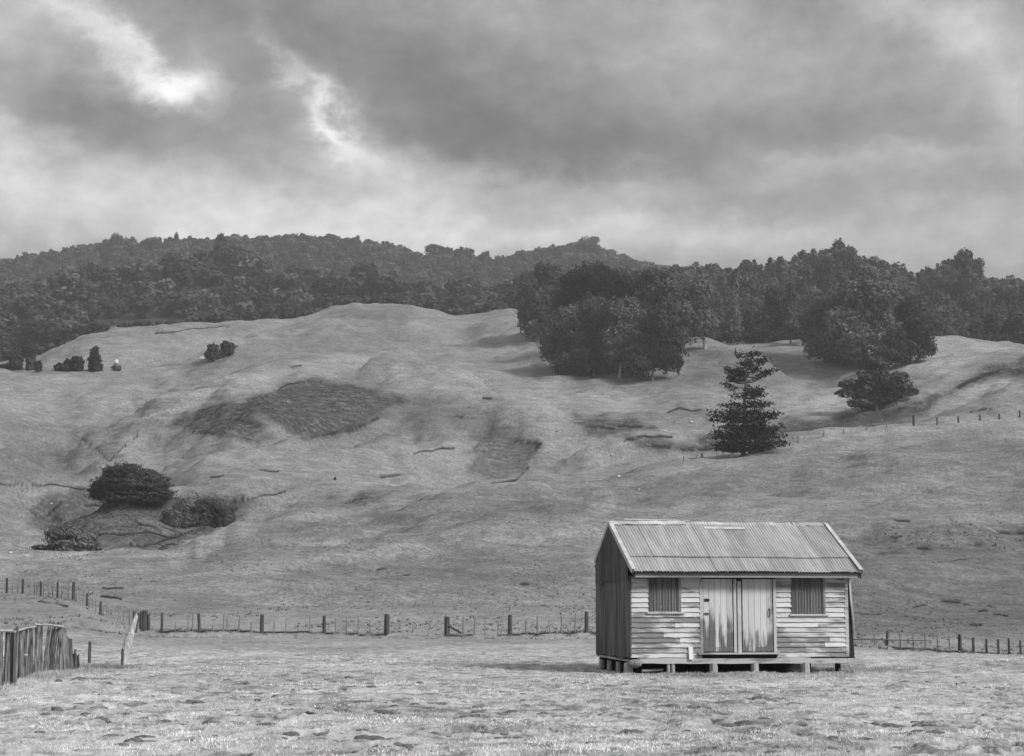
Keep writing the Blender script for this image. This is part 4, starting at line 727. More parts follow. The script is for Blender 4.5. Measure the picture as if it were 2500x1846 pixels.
# ------------------------------------------------------------------ trees
def leaf_quads(P, Nn, size, r, tilt=.34):
    n = len(P); Nn = Nn + r.normal(0, tilt, (n, 3)); Nn /= np.linalg.norm(Nn, axis=1)[:, None] + 1e-9
    t = np.cross(Nn, r.normal(0, 1, (n, 3))); t /= np.linalg.norm(t, axis=1)[:, None] + 1e-9; b = np.cross(Nn, t)
    s = size * r.uniform(.5, 1.15, (n, 1)); e = r.uniform(.45, 1, (n, 1))
    V = np.stack([P - t * s - b * s * e * .3, P - t * s * .1 - b * s * e, P + t * s + b * s * .15, P + b * s * e + t * s * .1], 1).reshape(-1, 3)
    return V, np.arange(4 * n).reshape(n, 4)
def lobes_cloud(lobes, size, r, dens=1.0, low=-.8):
    """lobes: (centre xyz, radii xyz); leaves spread in a ragged shell, fewer inside"""
    PP = []; NN = []
    for c, R in lobes:
        c = np.array(c); R = np.array(R); area = 4 * math.pi * (R[0] * R[2]); n = int(area / (size * size) * 1.35 * dens) + 12
        d = r.normal(0, 1, (n, 3)); d /= np.linalg.norm(d, axis=1)[:, None]; d[:, 2] = np.where(d[:, 2] < low, -d[:, 2] * .6, d[:, 2])
        bump = 1 + .26 * np.sin(d[:, 0] * 5 + c[0]) * np.sin(d[:, 2] * 6 + c[2] * 2) * np.cos(d[:, 1] * 5) + .12 * np.sin(d[:, 0] * 13 + d[:, 2] * 11 + c[0] * 3)
        k = np.where(r.random(n) < .78, r.normal(.97, .07, n), r.uniform(.4, .95, n)) * bump
        keep = (np.sin(d[:, 0] * 9 + c[2]) + np.sin(d[:, 2] * 8 + c[0]) + np.sin(d[:, 1] * 9)) > -2.0
        PP.append((c + d * R * k[:, None])[keep]); NN.append((d / R * R.mean())[keep])
    return leaf_quads(np.vstack(PP), np.vstack(NN), size, r)
def px_tree(name, label, base, dg, lobes, lsize, leaf, bark='bark', trunk_r=.35, group=None, cat='tree', dens=1.0, stems=1, seed=None, spread=.35):
    seed = int(abs(base[0] * 7 + base[1])) if seed is None else seed; r = np.random.default_rng(seed); rnd = random.Random(seed)
    x, y = _march(lambda a, b: height(a, b), base[0], base[1], dg); g = ground_at(x, y); o = Vector((x, y, g)); root = empty(name, tuple(o)); L_ = []
    for u, v, ru, rv in lobes:
        c = Vector((xat(u, v, y), y, zat(v, u, y))) - o; R = (ru * y / F, ru * y / F * .9, rv * y / F); c.y += rnd.uniform(-1, 1) * spread * R[0] * 1.6; L_.append((tuple(c), R))
        for k in range(5):   # sub-lobes make an uneven outline
            a = rnd.uniform(0, 6.28); e = rnd.uniform(-.3, 1.0); q = rnd.uniform(.30, .48)
            L_.append(((c.x + R[0] * .72 * math.cos(a), c.y + R[1] * .72 * math.sin(a), c.z + R[2] * .72 * e), (R[0] * q, R[1] * q, R[2] * q)))
    if cat == 'bush':
        for c, R in list(L_):
            if c[2] > R[2] * .85: L_.append(((c[0] * .97, c[1], c[2] * .42), (R[0] * .82, R[1] * .85, max(c[2] * .45, R[2] * .55))))
    V, Fc = lobes_cloud(L_, lsize, r, dens, -1.1 if cat == 'bush' else -.8); V[:, 2] = np.maximum(V[:, 2], -2.5 if cat == 'bush' else -.3); me = np_mesh('crown', V, Fc, M[leaf]); link('crown', me, root)
    mb = MB(); top = L_[0][0]; LM = L_[:6 * len(lobes):6]; cz = sum(l[0][2] for l in LM) / len(LM); cx = sum(l[0][0] for l in LM) / len(LM)
    for s in range(stems):
        ox = (s - (stems - 1) / 2) * trunk_r * 5; mb.tube([(ox, 0, -.6), (ox, 0, 0), (ox * 1.2 + cx * .25, 0, cz * .5), (ox + cx * .6, 0, cz * 1.0)], [trunk_r * 1.35, trunk_r * 1.1, trunk_r * .75, trunk_r * .3], 8)
    for c, R in ([] if cat == 'bush' and stems == 1 else L_[::6][:len(lobes)]):
        mb.tube([(cx * .2, 0, cz * .45), ((cx * .3 + c[0]) / 2, c[1] * .5, (cz * .5 + c[2]) / 2), (c[0], c[1], c[2])], [trunk_r * .5, trunk_r * .32, trunk_r * .12], 5)
    mb.build('trunk' if cat == 'tree' else 'stems', M[bark], root, True); tag(root, label, cat, group); return root
TC = 'broadleaf_tree'
px_tree(TC, 'tall dark tree at the left edge of the big clump, its crown reaching low', (1312, 838), 420, [(1345, 688, 40, 46), (1312, 740, 42, 52), (1300, 788, 34, 40), (1350, 770, 42, 55), (1378, 725, 36, 45)], .38, 'leaf')
px_tree(TC, 'broad dark tree behind the front row of the big clump', (1440, 870), 410, [(1440, 690, 62, 42), (1400, 740, 52, 48), (1478, 720, 52, 46), (1522, 765, 42, 55), (1450, 780, 60, 60)], .38, 'leaf')
px_tree('pale_trunk_tree', 'leftmost front tree of the clump, with a bare pale trunk', (1352, 914), 390, [(1372, 800, 38, 42), (1352, 848, 38, 38), (1398, 856, 36, 36), (1402, 775, 32, 32)], .37, 'leaf2', 'palebark', .3)
px_tree('pale_trunk_tree', 'front tree in the middle of the clump, its pale trunk half hidden by leaves', (1449, 917), 390, [(1450, 768, 40, 44), (1438, 836, 40, 46), (1478, 856, 36, 38), (1425, 872, 30, 24), (1462, 880, 28, 18)], .37, 'leaf2', 'palebark', .28)
px_tree('pale_trunk_tree', 'third front tree of the clump, with a pale trunk flaring at its foot', (1513, 926), 390, [(1520, 768, 40, 42), (1515, 838, 42, 46), (1555, 862, 36, 40), (1500, 870, 26, 24), (1540, 892, 28, 20)], .37, 'leaf2', 'palebark', .36)
px_tree(TC, 'bushy front tree at the right end of the clump, leafy down to the grass', (1592, 930), 390, [(1612, 800, 44, 44), (1630, 850, 40, 46), (1588, 872, 44, 42), (1555, 895, 36, 28), (1640, 890, 26, 24)], .37, 'leaf')
px_tree(TC, 'dark tree right of centre behind the clump, below the saddle of the ridge', (1610, 868), 430, [(1560, 692, 44, 38), (1618, 705, 52, 46), (1572, 745, 46, 48), (1640, 765, 44, 55), (1590, 800, 44, 44)], .40, 'leaf')
px_tree(TC, 'paler round-topped tree between the clump and the slim poplar', (1722, 850), 440, [(1706, 722, 34, 42), (1688, 768, 40, 46), (1720, 795, 30, 38), (1668, 815, 28, 30)], .38, 'leaf2', 'palebark', .4)
px_tree('poplar', 'slim pale poplar standing before the dark wood', (1790, 842), 470, [(1796, 690, 9, 34), (1793, 740, 12, 36), (1792, 785, 17, 36), (1796, 805, 19, 26)], .5, 'shrub', 'bark', .25, dens=1.2)
px_tree(TC, 'low bushy tree at the wood edge right of the poplar', (1870, 838), 480, [(1890, 735, 24, 32), (1880, 785, 38, 34), (1852, 805, 28, 24)], .38, 'leaf2')
px_tree('conifer', 'narrow pale conifer behind the bushy wood edge', (1930, 838), 485, [(1932, 712, 7, 20), (1930, 745, 11, 30), (1930, 785, 16, 36)], .5, 'shrub', 'bark', .25)
px_tree(TC, 'round shrubby tree touching the left side of the great spreading tree', (1962, 845), 470, [(1968, 790, 28, 24), (1945, 808, 28, 22)], .38, 'leaf')
px_tree(TC, 'great spreading tree with a pointed pale top in the middle of the right-hand slope', (2110, 900), 440, [(2112, 685, 40, 34), (2085, 725, 48, 36), (2140, 725, 46, 38), (2110, 770, 70, 46), (2180, 800, 60, 50), (2060, 800, 50, 46), (2120, 850, 80, 42)], .38, 'leaf2', 'bark', .6)
px_tree(TC, 'left shoulder of the great tree group, a tree leafy to the ground', (2030, 890), 430, [(2010, 765, 38, 38), (1990, 810, 36, 40), (2020, 850, 46, 36), (2060, 875, 44, 26), (1985, 855, 24, 28)], .38, 'leaf')
px_tree(TC, 'rounded tree forming the right shoulder of the great tree group', (2225, 890), 430, [(2225, 760, 36, 34), (2245, 800, 36, 40), (2215, 850, 50, 36), (2262, 848, 24, 26), (2180, 870, 40, 26)], .38, 'leaf')
px_tree(TC, 'small dark spreading tree standing alone below the great tree group', (2140, 1006), 350, [(2122, 884, 24, 18), (2148, 892, 20, 18), (2140, 918, 34, 24), (2112, 925, 20, 16), (2128, 950, 38, 26), (2078, 938, 26, 14), (2178, 940, 36, 26), (2150, 975, 52, 24), (2200, 985, 32, 18), (2195, 918, 20, 12), (2105, 965, 24, 16), (2066, 958, 22, 13), (2222, 962, 20, 16), (2100, 988, 30, 13), (2190, 950, 34, 24)], .42, 'pine', 'bark', .45)
BU = 'bush'
px_tree(BU, 'large dark dome-shaped bush beside the gully on the left', (320, 1208), 240, [(305, 1158, 48, 28), (268, 1182, 42, 22), (372, 1182, 44, 22), (320, 1188, 70, 18), (320, 1208, 88, 14), (262, 1208, 46, 18), (378, 1208, 44, 18), (320, 1222, 60, 14), (345, 1168, 40, 24)], .17, 'leaf', 'bark', .12, cat='bush', dens=1.1)
px_tree(BU, 'greyish round bush left of the two straggly ones in the gully', (438, 1288), 215, [(446, 1242, 26, 26), (425, 1262, 26, 20), (455, 1268, 24, 18)], .15, 'shrub', 'bark', .09, cat='bush')
px_tree(BU, 'straggly bush with dark bare stems showing beneath, on the gully edge', (520, 1288), 212, [(515, 1235, 36, 20), (552, 1252, 22, 16), (486, 1242, 22, 16), (500, 1262, 16, 14), (560, 1268, 14, 12)], .15, 'shrub', 'bark', .11, cat='bush', stems=3)
px_tree(BU, 'low wide bush on the near lip of the gully at far left', (160, 1346), 175, [(148, 1306, 34, 26), (205, 1322, 36, 22), (105, 1338, 28, 8), (180, 1332, 60, 12), (232, 1338, 16, 8)], .13, 'shrub', 'bark', .07, cat='bush')
for b_, ls, lb in [((38, 905), [(38, 884, 18, 13), (34, 893, 20, 10), (12, 896, 13, 7)], 'broad dark bush at far left on the grassy terrace'), ((74, 905), [(74, 886, 12, 14), (80, 868, 6, 7)], 'small bush with a spiky top left on the grassy terrace'), ((95, 906), [(95, 893, 9, 10)], 'smallest round bush on the grassy terrace'),
    ((150, 908), [(146, 896, 14, 9), (166, 889, 12, 12), (158, 899, 22, 7)], 'low bush left of the dark hedge row on the terrace'), ((192, 908), [(192, 888, 14, 17), (182, 880, 8, 10)], 'middle bush of the dark hedge row on the terrace'), ((232, 908), [(230, 863, 10, 14), (232, 880, 14, 14), (233, 894, 16, 10)], 'tallest dark bush at the right end of the hedge row'), ((284, 906), [(284, 898, 10, 6)], 'tiny dark bush under the white tank'),
    ((530, 878), [(520, 854, 13, 15), (532, 864, 20, 11), (508, 866, 9, 9)], 'left half of the dark bush pair beside the white trough'), ((560, 868), [(558, 848, 18, 12)], 'right half of the dark bush pair on the upper slope')]:
    px_tree(BU, lb, b_, 430 if b_[0] < 300 else 470, ls, .42, 'leaf', 'bark', .14, cat='bush')
for b_, ls, lb in [((818, 1172), [(818, 1164, 4, 8)], 'tiny shrub on the open slope left of the scrub strip'), ((1145, 996), [(1145, 993, 4, 5)], 'tiny shrub high on the bare knoll'), ((1358, 1056), [(1358, 1052, 4, 4)], 'tiny round shrub alone above the saddle'), ((764, 1252), [(764, 1250, 4, 3)], 'tiny shrub low on the slope near the gully')]:
    px_tree(BU, lb, b_, None, [(q[0], q[1] + q[3] * .5, q[2] * .7, q[3] * .4) for q in ls], .09, 'shrub', 'bark', .04, cat='bush')

px_tree('undergrowth', 'dark undergrowth filling the shade behind the pale trunks of the clump', (1470, 912), 402, [(1380, 885, 36, 26), (1430, 890, 34, 24), (1480, 895, 36, 26), (1530, 900, 34, 24), (1570, 905, 34, 22), (1620, 900, 30, 26)], .5, 'leaf', 'bark', .1, cat='bush')
px_tree('undergrowth', 'dark undergrowth along the wood edge behind the lone pine', (1830, 838), 506, [(1690, 822, 30, 14), (1740, 824, 30, 13), (1800, 824, 34, 14), (1860, 822, 34, 15), (1915, 824, 30, 14), (1960, 824, 26, 14)], .5, 'leaf', 'bark', .1, cat='bush', dens=1.2)
def lone_pine():
    p = at(1815, 1114, 292); y = p.y; r = np.random.default_rng(21); H = zat(856, 1830, y) - p.z; root = empty('pine_tree', tuple(p)); k = y / F
    tag(root, 'ragged dark pine with gappy whorled branches standing alone behind the crest fence', 'tree')
    mb = MB(); tl = 15 * k; mb.tube([(0, 0, -.6), (0, 0, 0), (tl * .3, 0, H * .5), (tl, 0, H * .96)], [.45, .38, .24, .06], 8); PP = []; NN = []; br = MB()
    z = H * .05; i = 0
    while z < H * .97:
        f = z / H; L0 = float(np.interp(f, [0, .10, .20, .32, .42, .50, .62, .75, .86, .94, 1], [98, 122, 100, 92, 66, 60, 72, 60, 54, 38, 12])) * k; n = 11 if f < .5 else 7
        for b in range(n):
            if r.random() < (.36 if f > .45 else .22): continue
            a = 2 * math.pi * b / n + i * 1.1 + r.uniform(-.3, .3); L_ = L0 * r.uniform(.5, 1.12) * (1 + .12 * math.cos(a) * (f < .35)); cx = tl * f; up = .22 if f > .5 else .06
            pts = [Vector((cx, 0, z)), Vector((cx + L_ * .5 * math.cos(a), L_ * .5 * math.sin(a), z - L_ * .05)), Vector((cx + L_ * math.cos(a), L_ * math.sin(a), z + L_ * up))]; br.tube(pts, [.09, .06, .03], 4)
            m_ = int((125 if f < .5 else 135) * L_ / 5)
            t = r.uniform(.30 if f < .5 else .5, 1.05, m_); wv = (.46 + .34 * (1 - t)) * (.95 if f < .5 else .8)
            P = np.stack([cx + L_ * t * math.cos(a) + r.normal(0, 1, m_) * wv, L_ * t * math.sin(a) + r.normal(0, 1, m_) * wv, z + L_ * (t * t * up - .05 * (1 - t)) + np.abs(r.normal(0, .32, m_)) - .12], 1)
            PP.append(P); N0 = np.tile([0, 0, 1.0], (m_, 1)); NN.append(N0)
        z += (.85 if f < .42 else 1.15) * r.uniform(.6, 1.4); i += 1
    V, Fc = leaf_quads(np.vstack(PP), np.vstack(NN), .23, r, .8); link('foliage', np_mesh('foliage', V, Fc, M['pine']), root); mb.build('trunk', M['bark'], root, True); br.build('branches', M['bark'], root)
lone_pine()

# ------------------------------------------------------------------ the woods on the hills
def crown_proto(kind, r, size=.75, H=1.0):
    """returns quads for a tree about 10 m tall"""
    if kind == 'round': L_ = [((r.uniform(-1.6, 1.6), r.uniform(-1.6, 1.6), r.uniform(3.6, 7.6)), (q := r.uniform(1.6, 2.6), q, q * r.uniform(.8, 1.1))) for _ in range(7)] + [((0, 0, 2.2), (2.9, 2.9, 2.2))]
    elif kind == 'oval': L_ = [((r.uniform(-.9, .9), r.uniform(-.9, .9), 1.5 + 1.35 * i), (q := 2.2 * math.sin(.55 + i * .43) + .3, q, 1.5)) for i in range(6)]
    else: L_ = [((r.uniform(-.2, .2), r.uniform(-.2, .2), 1.1 + 1.22 * i), (q := 2.5 - .27 * i, q, .95)) for i in range(7)]
    V, Fc = lobes_cloud(L_, size, r, .8, -1.1); mb = MB(); mb.tube([(0, 0, -1), (0, 0, 3), (0, 0, 7)], [.28, .2, .08], 5)
    tv = np.array(mb.v); tf = np.array([f for f in mb.f if len(f) == 4]); return np.vstack([V, tv]), np.vstack([Fc, tf + len(V)]), len(Fc)
def woods():
    r = np.random.default_rng(99); cand = []
    a = r.uniform(-.38, .38, 18500); d = np.sqrt(r.uniform(480 ** 2, 1400 ** 2, 18500)); d9 = np.interp(a, AG, DT[8]); d11 = np.interp(a, AG, DT[10]); d13 = np.interp(a, AG, DT[12])
    x = a * d; z = height(x, d)
    # running skyline per direction: keep only trees whose tops show
    ys = np.geomspace(60, 1500, 420); AA = np.linspace(-.34, .34, 340); HH = (height(AA[:, None] * ys[None, :], np.tile(ys, (340, 1))) - EYE) / ys[None, :]; MX = np.maximum.accumulate(HH, 1)
    ok = []; nlow = 900; a[:nlow] = r.uniform(-.37, .37, nlow); d9[:nlow] = np.interp(a[:nlow], AG, DT[8]); d[:nlow] = d9[:nlow] + r.uniform(2, 12, nlow); x = a * d; z = height(x, d)
    for i in range(len(a)):
        if i >= nlow and d[i] < d9[i] + 9: continue
        right = a[i] > .055 + .03 * math.sin(d[i]); ridge = d[i] > d11[i] + 60
        u, v = proj(x[i], d[i], z[i])
        if any(abs(u - cu) < ru and abs(v - cv) < rv and lo < d[i] < hi for cu, cv, ru, rv, lo, hi in ((682, 715, 26, 24, 600, 880), (345, 768, 105, 16, 540, 720))): continue
        if ridge: H = r.uniform(5.5, 9)
        elif right: H = (r.uniform(9, 13) if d[i] > d11[i] - 60 else r.uniform(11, 17)) if d[i] > d9[i] + 60 else r.uniform(10, 16)
        else: H = r.uniform(8, 14) if r.random() < .8 else r.uniform(14, 19)
        if not right and d[i] < d9[i] + 30: H *= .55
        if i < nlow: H = r.uniform(2.5, 4.5)
        skip = False
        for c0, c1, vt_, lo in ((225, 460, 786, 700), (650, 708, 745, 700)):
            if c0 < u < c1 and v > vt_ - 4 and d[i] < 800:
                H = min(H, (v - vt_) * d[i] / F + .8); skip = H < 1.6
        if skip: continue
        if d[i] > d13[i] + 12 and not (not ridge): continue
        ia = int(np.clip((a[i] + .34) / .002006, 0, 339)); iy = int(np.searchsorted(ys, d[i] - 14)); mx = MX[ia, min(iy, 419)]
        if (z[i] + H - EYE) / d[i] < mx + .0006: continue
        ok.append((d[i] / H, x[i], d[i], z[i], H, right, ridge))
    # thin: keep trees apart
    ok.sort(key=lambda t: t[2]); cell = {}; keep = []
    for t in ok:
        m_ = (.42 if t[5] else .62) * t[4]; gx, gy = int(t[1] // 8), int(t[2] // 8); bad = False
        for ax in (-1, 0, 1):
            for ay in (-1, 0, 1):
                for q in cell.get((gx + ax, gy + ay), ()):
                    if (q[1] - t[1]) ** 2 + (q[2] - t[2]) ** 2 < m_ * m_: bad = True
        if not bad: cell.setdefault((gx, gy), []).append(t); keep.append(t)
    inview = lambda t: abs(t[1] / t[2]) < .295
    keep.sort(key=lambda t: (not inview(t), t[0])); solo, mass = keep[:298], keep[298:]
    protos = {k: [] for k in ('round', 'oval', 'cone')}
    for k in protos:
        for j in range(3):
            V, Fc, nl = crown_proto(k, r, .60); me = np_mesh('wood_tree', V, Fc, M['wood_leaf']); me.materials.append(M['bark'])
            mi = np.zeros(len(Fc), dtype=np.int32); mi[nl:] = 1; me.polygons.foreach_set('material_index', mi); protos[k].append(me)
    for t in solo:
        _, x_, y_, z_, H, right, ridge = t; k = r.choice(['cone', 'oval', 'round'], p=[.15, .35, .5] if right else [.12, .25, .63]); o = link('wood_tree', protos[k][r.integers(3)])
        s = H / 10; w = s * (r.uniform(.85, 1.2) if right else r.uniform(1.1, 1.55)); o.location = (x_, y_, z_ - .3); o.scale = (w, w, s); o.rotation_euler = (0, 0, r.uniform(0, 6.28))
        if right: tag(o, 'tree of the dark wood above and behind the right-hand clumps', 'tree', 'trees of the dark wood on the right-hand hill')
        else: tag(o, 'tree of the mixed wood covering the left-hand hill above the pasture', 'tree', 'trees of the mixed wood on the left-hand hill')
    print('wood trees', len(solo), 'mass', len(mass))
    lows = {k: [crown_proto(k, r, .95)[:2] for _ in range(4)] for k in protos}; groups = {'wood': [], 'ridge': []}; n0 = {'wood': 0, 'ridge': 0}
    for t in mass:
        _, x_, y_, z_, H, right, ridge = t; k = r.choice(['cone', 'oval', 'round'], p=[.25, .40, .35] if right and not ridge else [.12, .28, .60]); V, Fc = lows[k][r.integers(4)]; s = H / 10; w = s * (r.uniform(.85, 1.2) if right and not ridge else r.uniform(1.15, 1.6)) * (.8 if k == 'cone' else 1); c, q = math.cos(a_ := r.uniform(0, 6.28)), math.sin(a_)
        key = 'ridge' if ridge else 'wood'; tn = r.choice([r.uniform(.45, .8), r.uniform(.8, 1.2), r.uniform(1.2, 1.75)]); P = np.stack([(V[:, 0] * c - V[:, 1] * q) * w + x_, (V[:, 0] * q + V[:, 1] * c) * w + y_, V[:, 2] * s + z_ - .3], 1); groups[key].append((P, Fc + n0[key], np.full(len(P), tn))); n0[key] += len(P)
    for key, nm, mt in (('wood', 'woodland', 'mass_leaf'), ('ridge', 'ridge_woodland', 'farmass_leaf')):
        me = np_mesh(nm, np.vstack([g[0] for g in groups[key]]), np.vstack([g[1] for g in groups[key]]), M[mt]); me.attributes.new('tone', 'FLOAT', 'POINT').data.foreach_set('value', np.concatenate([g[2] for g in groups[key]]).astype(np.float32)); o = link(nm, me)
        tag(o, 'dense woodland massed over the dark hilltops' if key == 'wood' else 'paler far-off woodland along the highest ridge', 'woodland', kind='stuff')
woods()
# landmark trees on the skyline
for nm, lb, b_, dg, ls in [('skyline_tree', 'bushy tree standing highest on the left skyline', (283, 618), 1290, [(285, 588, 16, 16), (275, 600, 20, 12)]), ('skyline_tree', 'rounded spreading tree standing proud on the far ridge left of the right wood', (1428, 628), 1290, [(1432, 602, 28, 20), (1418, 612, 22, 16), (1450, 612, 18, 14)]),
    ('skyline_tree', 'tall dark tree rising through the near left ridge', (540, 670), 850, [(538, 590, 12, 18), (540, 610, 18, 20), (536, 635, 22, 24)]), ('skyline_tree', 'slim skyline tree left of the middle of the far ridge', (432, 612), 1290, [(431, 582, 5, 12)]), ('skyline_tree', 'clump-headed tree on the far ridge above the pasture knoll', (1065, 640), 1290, [(1062, 615, 22, 16), (1090, 618, 14, 12)]), ('skyline_tree', 'twin-headed tree on the far ridge in the dip', (1135, 645), 1290, [(1128, 618, 15, 14), (1145, 618, 12, 12)]), ('skyline_tree', 'small tree on the far ridge right of the twin-headed one', (1183, 655), 1290, [(1185, 628, 11, 14)]),
    ('skyline_tree', 'topmost broad tree on the dark right-hand summit', (2045, 640), 735, [(2045, 610, 18, 22), (2020, 622, 18, 16), (2070, 620, 18, 18)]), ('skyline_tree', 'pointed dark tree mass on the far right peak', (2350, 690), 700, [(2350, 634, 20, 22), (2330, 655, 26, 22), (2375, 655, 26, 24), (2350, 680, 44, 24)])]:
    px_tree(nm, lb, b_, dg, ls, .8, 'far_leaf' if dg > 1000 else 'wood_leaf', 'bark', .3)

# ------------------------------------------------------------------ small far things
def stone(u, v, w, h, lb, nm='pale_rock', cat='rock'):
    w *= .62; h *= .6; p = at(u, v); k = p.y / F; lump(nm, p + Vector((0, 0, h * k * .35)), w * k / 2, w * k / 2, h * k * .6, M['stone'], lb, cat, seed=int(u))
stone(25, 1352, 15, 9, 'white rock on the near slope at the left edge'); stone(1432, 1180, 10, 6, 'small white rock on the crest left of the shed ridge line'); stone(1560, 1195, 9, 5, 'small white rock below the crest, above the shed roof'); stone(1494, 1115, 10, 9, 'pale rock beside the dry gully'); stone(1688, 1037, 14, 9, 'pointed white rock left of the lone pine'); stone(1624, 1055, 10, 8, 'white rock in the wet hollow'); stone(1510, 1165, 14, 9, 'broad grey rock near the foot of the crest'); stone(125, 1237, 10, 7, 'white rock in the rough gully at left'); stone(355, 1180, 12, 10, 'pale rock before the dome-shaped bush'); stone(237, 806, 6, 5, 'tiny white rock at the wood edge, left one'); stone(264, 806, 7, 6, 'tiny white rock at the wood edge, right one')
p = at(284, 890, 440); k = p.y / F; mb = MB(); mb.tube([(0, 0, 0), (0, 0, 8 * k), (0, 0, 10.5 * k), (0, 0, 11.5 * k)], [4.5 * k, 4.5 * k, 3 * k, 1 * k], 12); o = mb.build('water_tank', M['white'], None, True); o.location = p; tag(o, 'small white water tank above the tiny bush on the terrace', 'tank')
p = at(497, 878, 460); k = p.y / F; mb = MB(); mb.box(-9 * k, 9 * k, -4 * k, 4 * k, 0, 6 * k); mb.box(-10 * k, 10 * k, -4.6 * k, 4.6 * k, 6 * k, 7 * k); o = mb.build('water_trough', M['white']); o.location = p; tag(o, 'small white trough left of the dark bush pair on the upper slope', 'trough')
# ------------------------------------------------------------------ grass and rushes
def tufts(name, label, X, Y, Z, hmin, hmax, m_, blades, wd, r, lean=.5):
    n = len(X); hh = r.uniform(hmin, hmax, n); V = []; 
    for b in range(blades):
        a = r.uniform(0, 6.28, n); rad = r.uniform(0, .05, n) * (hh / .08) ** .5; bx = X + rad * np.cos(a); by = Y + rad * np.sin(a); h = hh * r.uniform(.6, 1.1, n); w = wd * r.uniform(.6, 1.3, n) * hh / hmax; t = r.uniform(0, 6.28, n); lx = lean * h * np.cos(a); ly = lean * h * np.sin(a)
        V.append(np.stack([np.stack([bx - w * np.cos(t), by - w * np.sin(t), Z - .02], 1), np.stack([bx + w * np.cos(t), by + w * np.sin(t), Z - .02], 1), np.stack([bx + lx, by + ly, Z + h], 1)], 1).reshape(-1, 3))
    V = np.vstack(V); return tag(link(name, np_mesh(name, V, np.arange(len(V)).reshape(-1, 3), M[m_])), label, 'grass', kind='stuff')
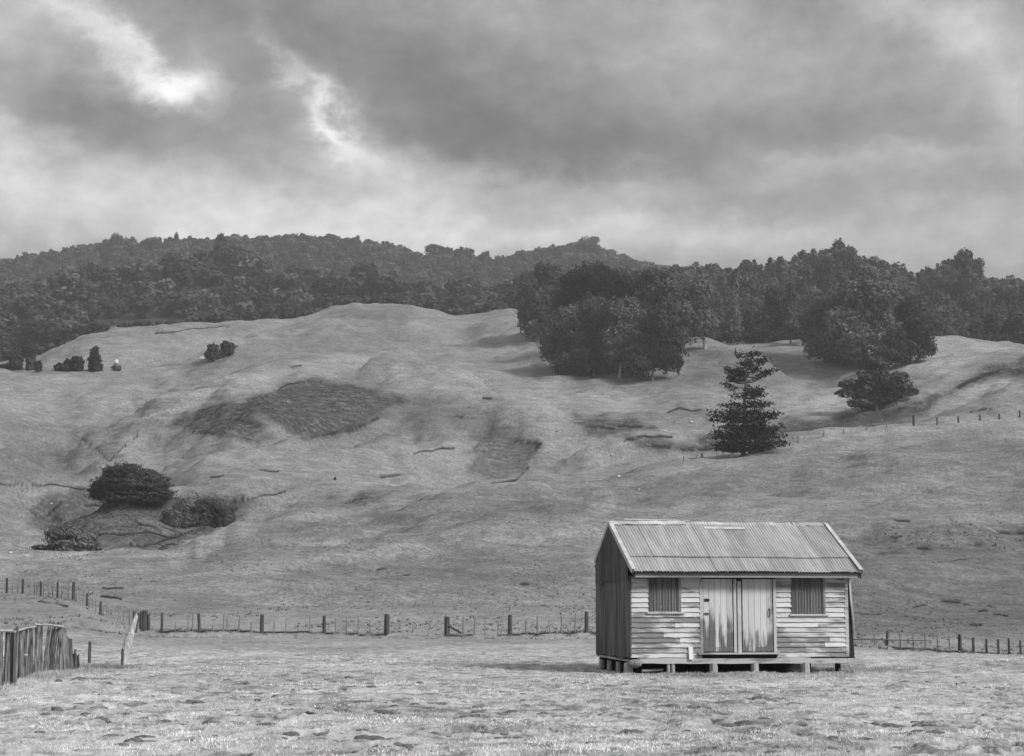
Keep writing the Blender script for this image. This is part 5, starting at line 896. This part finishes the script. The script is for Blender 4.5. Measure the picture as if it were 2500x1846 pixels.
def grasses():
    r = np.random.default_rng(5); n = 130000; y = 17 + 43 * r.random(n) ** 1.3; x = (r.random(n) - .5) * 2 * .33 * y; cl = fbm(x, y, 1.1, 3, 90) + .6 * fbm(x, y, 7, 2, 91); k = cl > r.uniform(-.5, .35, n); x, y = x[k], y[k]
    lx, ly = (x - O.x) * eS.x + (y - O.y) * eS.y, (x - O.x) * eT.x + (y - O.y) * eT.y; k = ~((lx > -.1) & (lx < W + .1) & (ly > -.1) & (ly < DEP + .1)); x, y = x[k], y[k]
    hd = np.full(len(x), 9.0)
    for hx, hy, hr, _ in HOLES:
        b = np.abs(x - hx) < hr * 1.3; hd[b] = np.minimum(hd[b], np.hypot((x[b] - hx) / 1.25, y[b] - hy) / hr)
    k = hd > .95; x, y = x[k], y[k]
    tufts('grass', 'short pale trampled grass of the near paddock', x, y, height(x, y, True), .015, .05, 'grass', 4, .008, r, .9)
    H2 = [];
    for hx, hy, hr, dp in HOLES:
        if hy > 60: continue
        for q in range((1 if r.random() < .22 else 0) if hr < .2 else int(4 + hr * 16)): H2.append((hx + r.normal(0, hr * .9) * (q > 0), hy + r.normal(0, hr * 1.6) * (q > 0), min(hr, .075) * r.uniform(.3, .9) * (1 + .5 * (r.random() < .1))))
    H2 = np.array(H2); nb = 10; V = []; Fc = []
    gz = height(H2[:, 0], H2[:, 1], True)
    for (hx, hy, hr), z0 in zip(H2, gz):
        b0 = len(V); hh = min(hr * r.uniform(.3, .8), .04); ex_ = r.uniform(1.2, 2.6)
        for ring, (rr, zz) in enumerate(((1.15, -.04), (.85, .55), (.4, .95))):
            for k in range(nb):
                a = 6.283 * k / nb; q = rr * hr * r.uniform(.75, 1.2); V.append((hx + ex_ * q * math.cos(a), hy + q * math.sin(a), z0 + (zz * hh if ring else -.03) * r.uniform(.8, 1.15)))
        for ring in range(2):
            for k in range(nb): Fc.append((b0 + ring * nb + k, b0 + ring * nb + (k + 1) % nb, b0 + (ring + 1) * nb + (k + 1) % nb, b0 + (ring + 1) * nb + k))
        for k in range(0, nb - 2, 2): Fc.append((b0 + 2 * nb, b0 + 2 * nb + k + 1, b0 + 2 * nb + k + 2, b0 + 2 * nb + (k + 3) % nb))
    o = link('soil_clods', np_mesh('soil_clods', V, Fc, M['soil'])); tag(o, 'dark clods of soil turned up by hooves in the near paddock', 'soil', kind='stuff')
    # longer tufts along fences and round the shed
    X = []; Y = []
    for (ua, va), (ub, vb), n, sp in (((0, 1685), (60, 1664), 500, .3), ((60, 1662), (200, 1640), 700, .35), ((200, 1628), (310, 1634), 400, .25), ((1530, 1652), (2090, 1654), 260, .18), ((2080, 1640), (2200, 1636), 200, .3)):
        p, q = at(ua, va), at(ub, vb); t = r.random(n); X += list(p.x + (q.x - p.x) * t + r.normal(0, sp, n)); Y += list(p.y + (q.y - p.y) * t + r.normal(0, sp, n))
    X, Y = np.array(X), np.array(Y); tufts('long_grass', 'longer grass tufts along the paling fence and shed front', X, Y, height(X, Y, True), .05, .14, 'grass2', 7, .009, r)
    n = 34000; y = np.exp(r.uniform(math.log(85), math.log(480), n)); x = r.uniform(-.31, .31, n) * y; k = fbm(x, y, 9, 3, 97) + .6 * fbm(x, y, 40, 2, 98) > r.uniform(-.35, .7, n); x, y = x[k], y[k]
    tufts('tussocks', 'small tussocks and uneaten tufts over the grazed slopes', x, y, height(x, y, True), .05, .16, 'tussock', 5, .045, r, .8)
    # rushes and bracken where the slopes are rough
    w = np.clip(GS - .5, 0, 1) * (GY > 90) * (GY < 560) * (np.abs(GX / np.maximum(GY, 1)) < .31); w = w * np.maximum(GY, 1) ** .9; idx = r.choice(len(GX), 24000, p=w / w.sum()); X = GX[idx] + r.normal(0, .5, 24000); Y = GY[idx] + r.normal(0, .7, 24000); kp = fbm(X, Y, 5, 3, 95) > r.uniform(-.6, .3, 24000); X, Y = X[kp], Y[kp]; Z = height(X, Y, True)
    o = tufts('rushes', 'dark rushes and bracken over the rough parts of the slopes', X, Y, Z, .06, .20, 'rush', 7, .035, r, .6); o['category'] = 'scrub'
grasses()

# ------------------------------------------------------------------ haze: the damp air that pales the far ridge
HAZE = .00027
mh = bpy.data.materials.new('haze'); mh.use_nodes = True; nt = mh.node_tree; nt.nodes.clear(); ou = nt.nodes.new('ShaderNodeOutputMaterial'); vp = nt.nodes.new('ShaderNodeVolumePrincipled')
vp.inputs['Color'].default_value = (.85, .85, .85, 1); vp.inputs['Density'].default_value = HAZE; vp.inputs['Anisotropy'].default_value = .2; nt.links.new(vp.outputs[0], ou.inputs['Volume'])
if HAZE > 0:
    zl = float(GZ.min()) - 1; mb = MB(); mb.box(-8000, 8000, -70, 2300, zl, 330); tag(mb.build('haze', mh), kind='stuff')
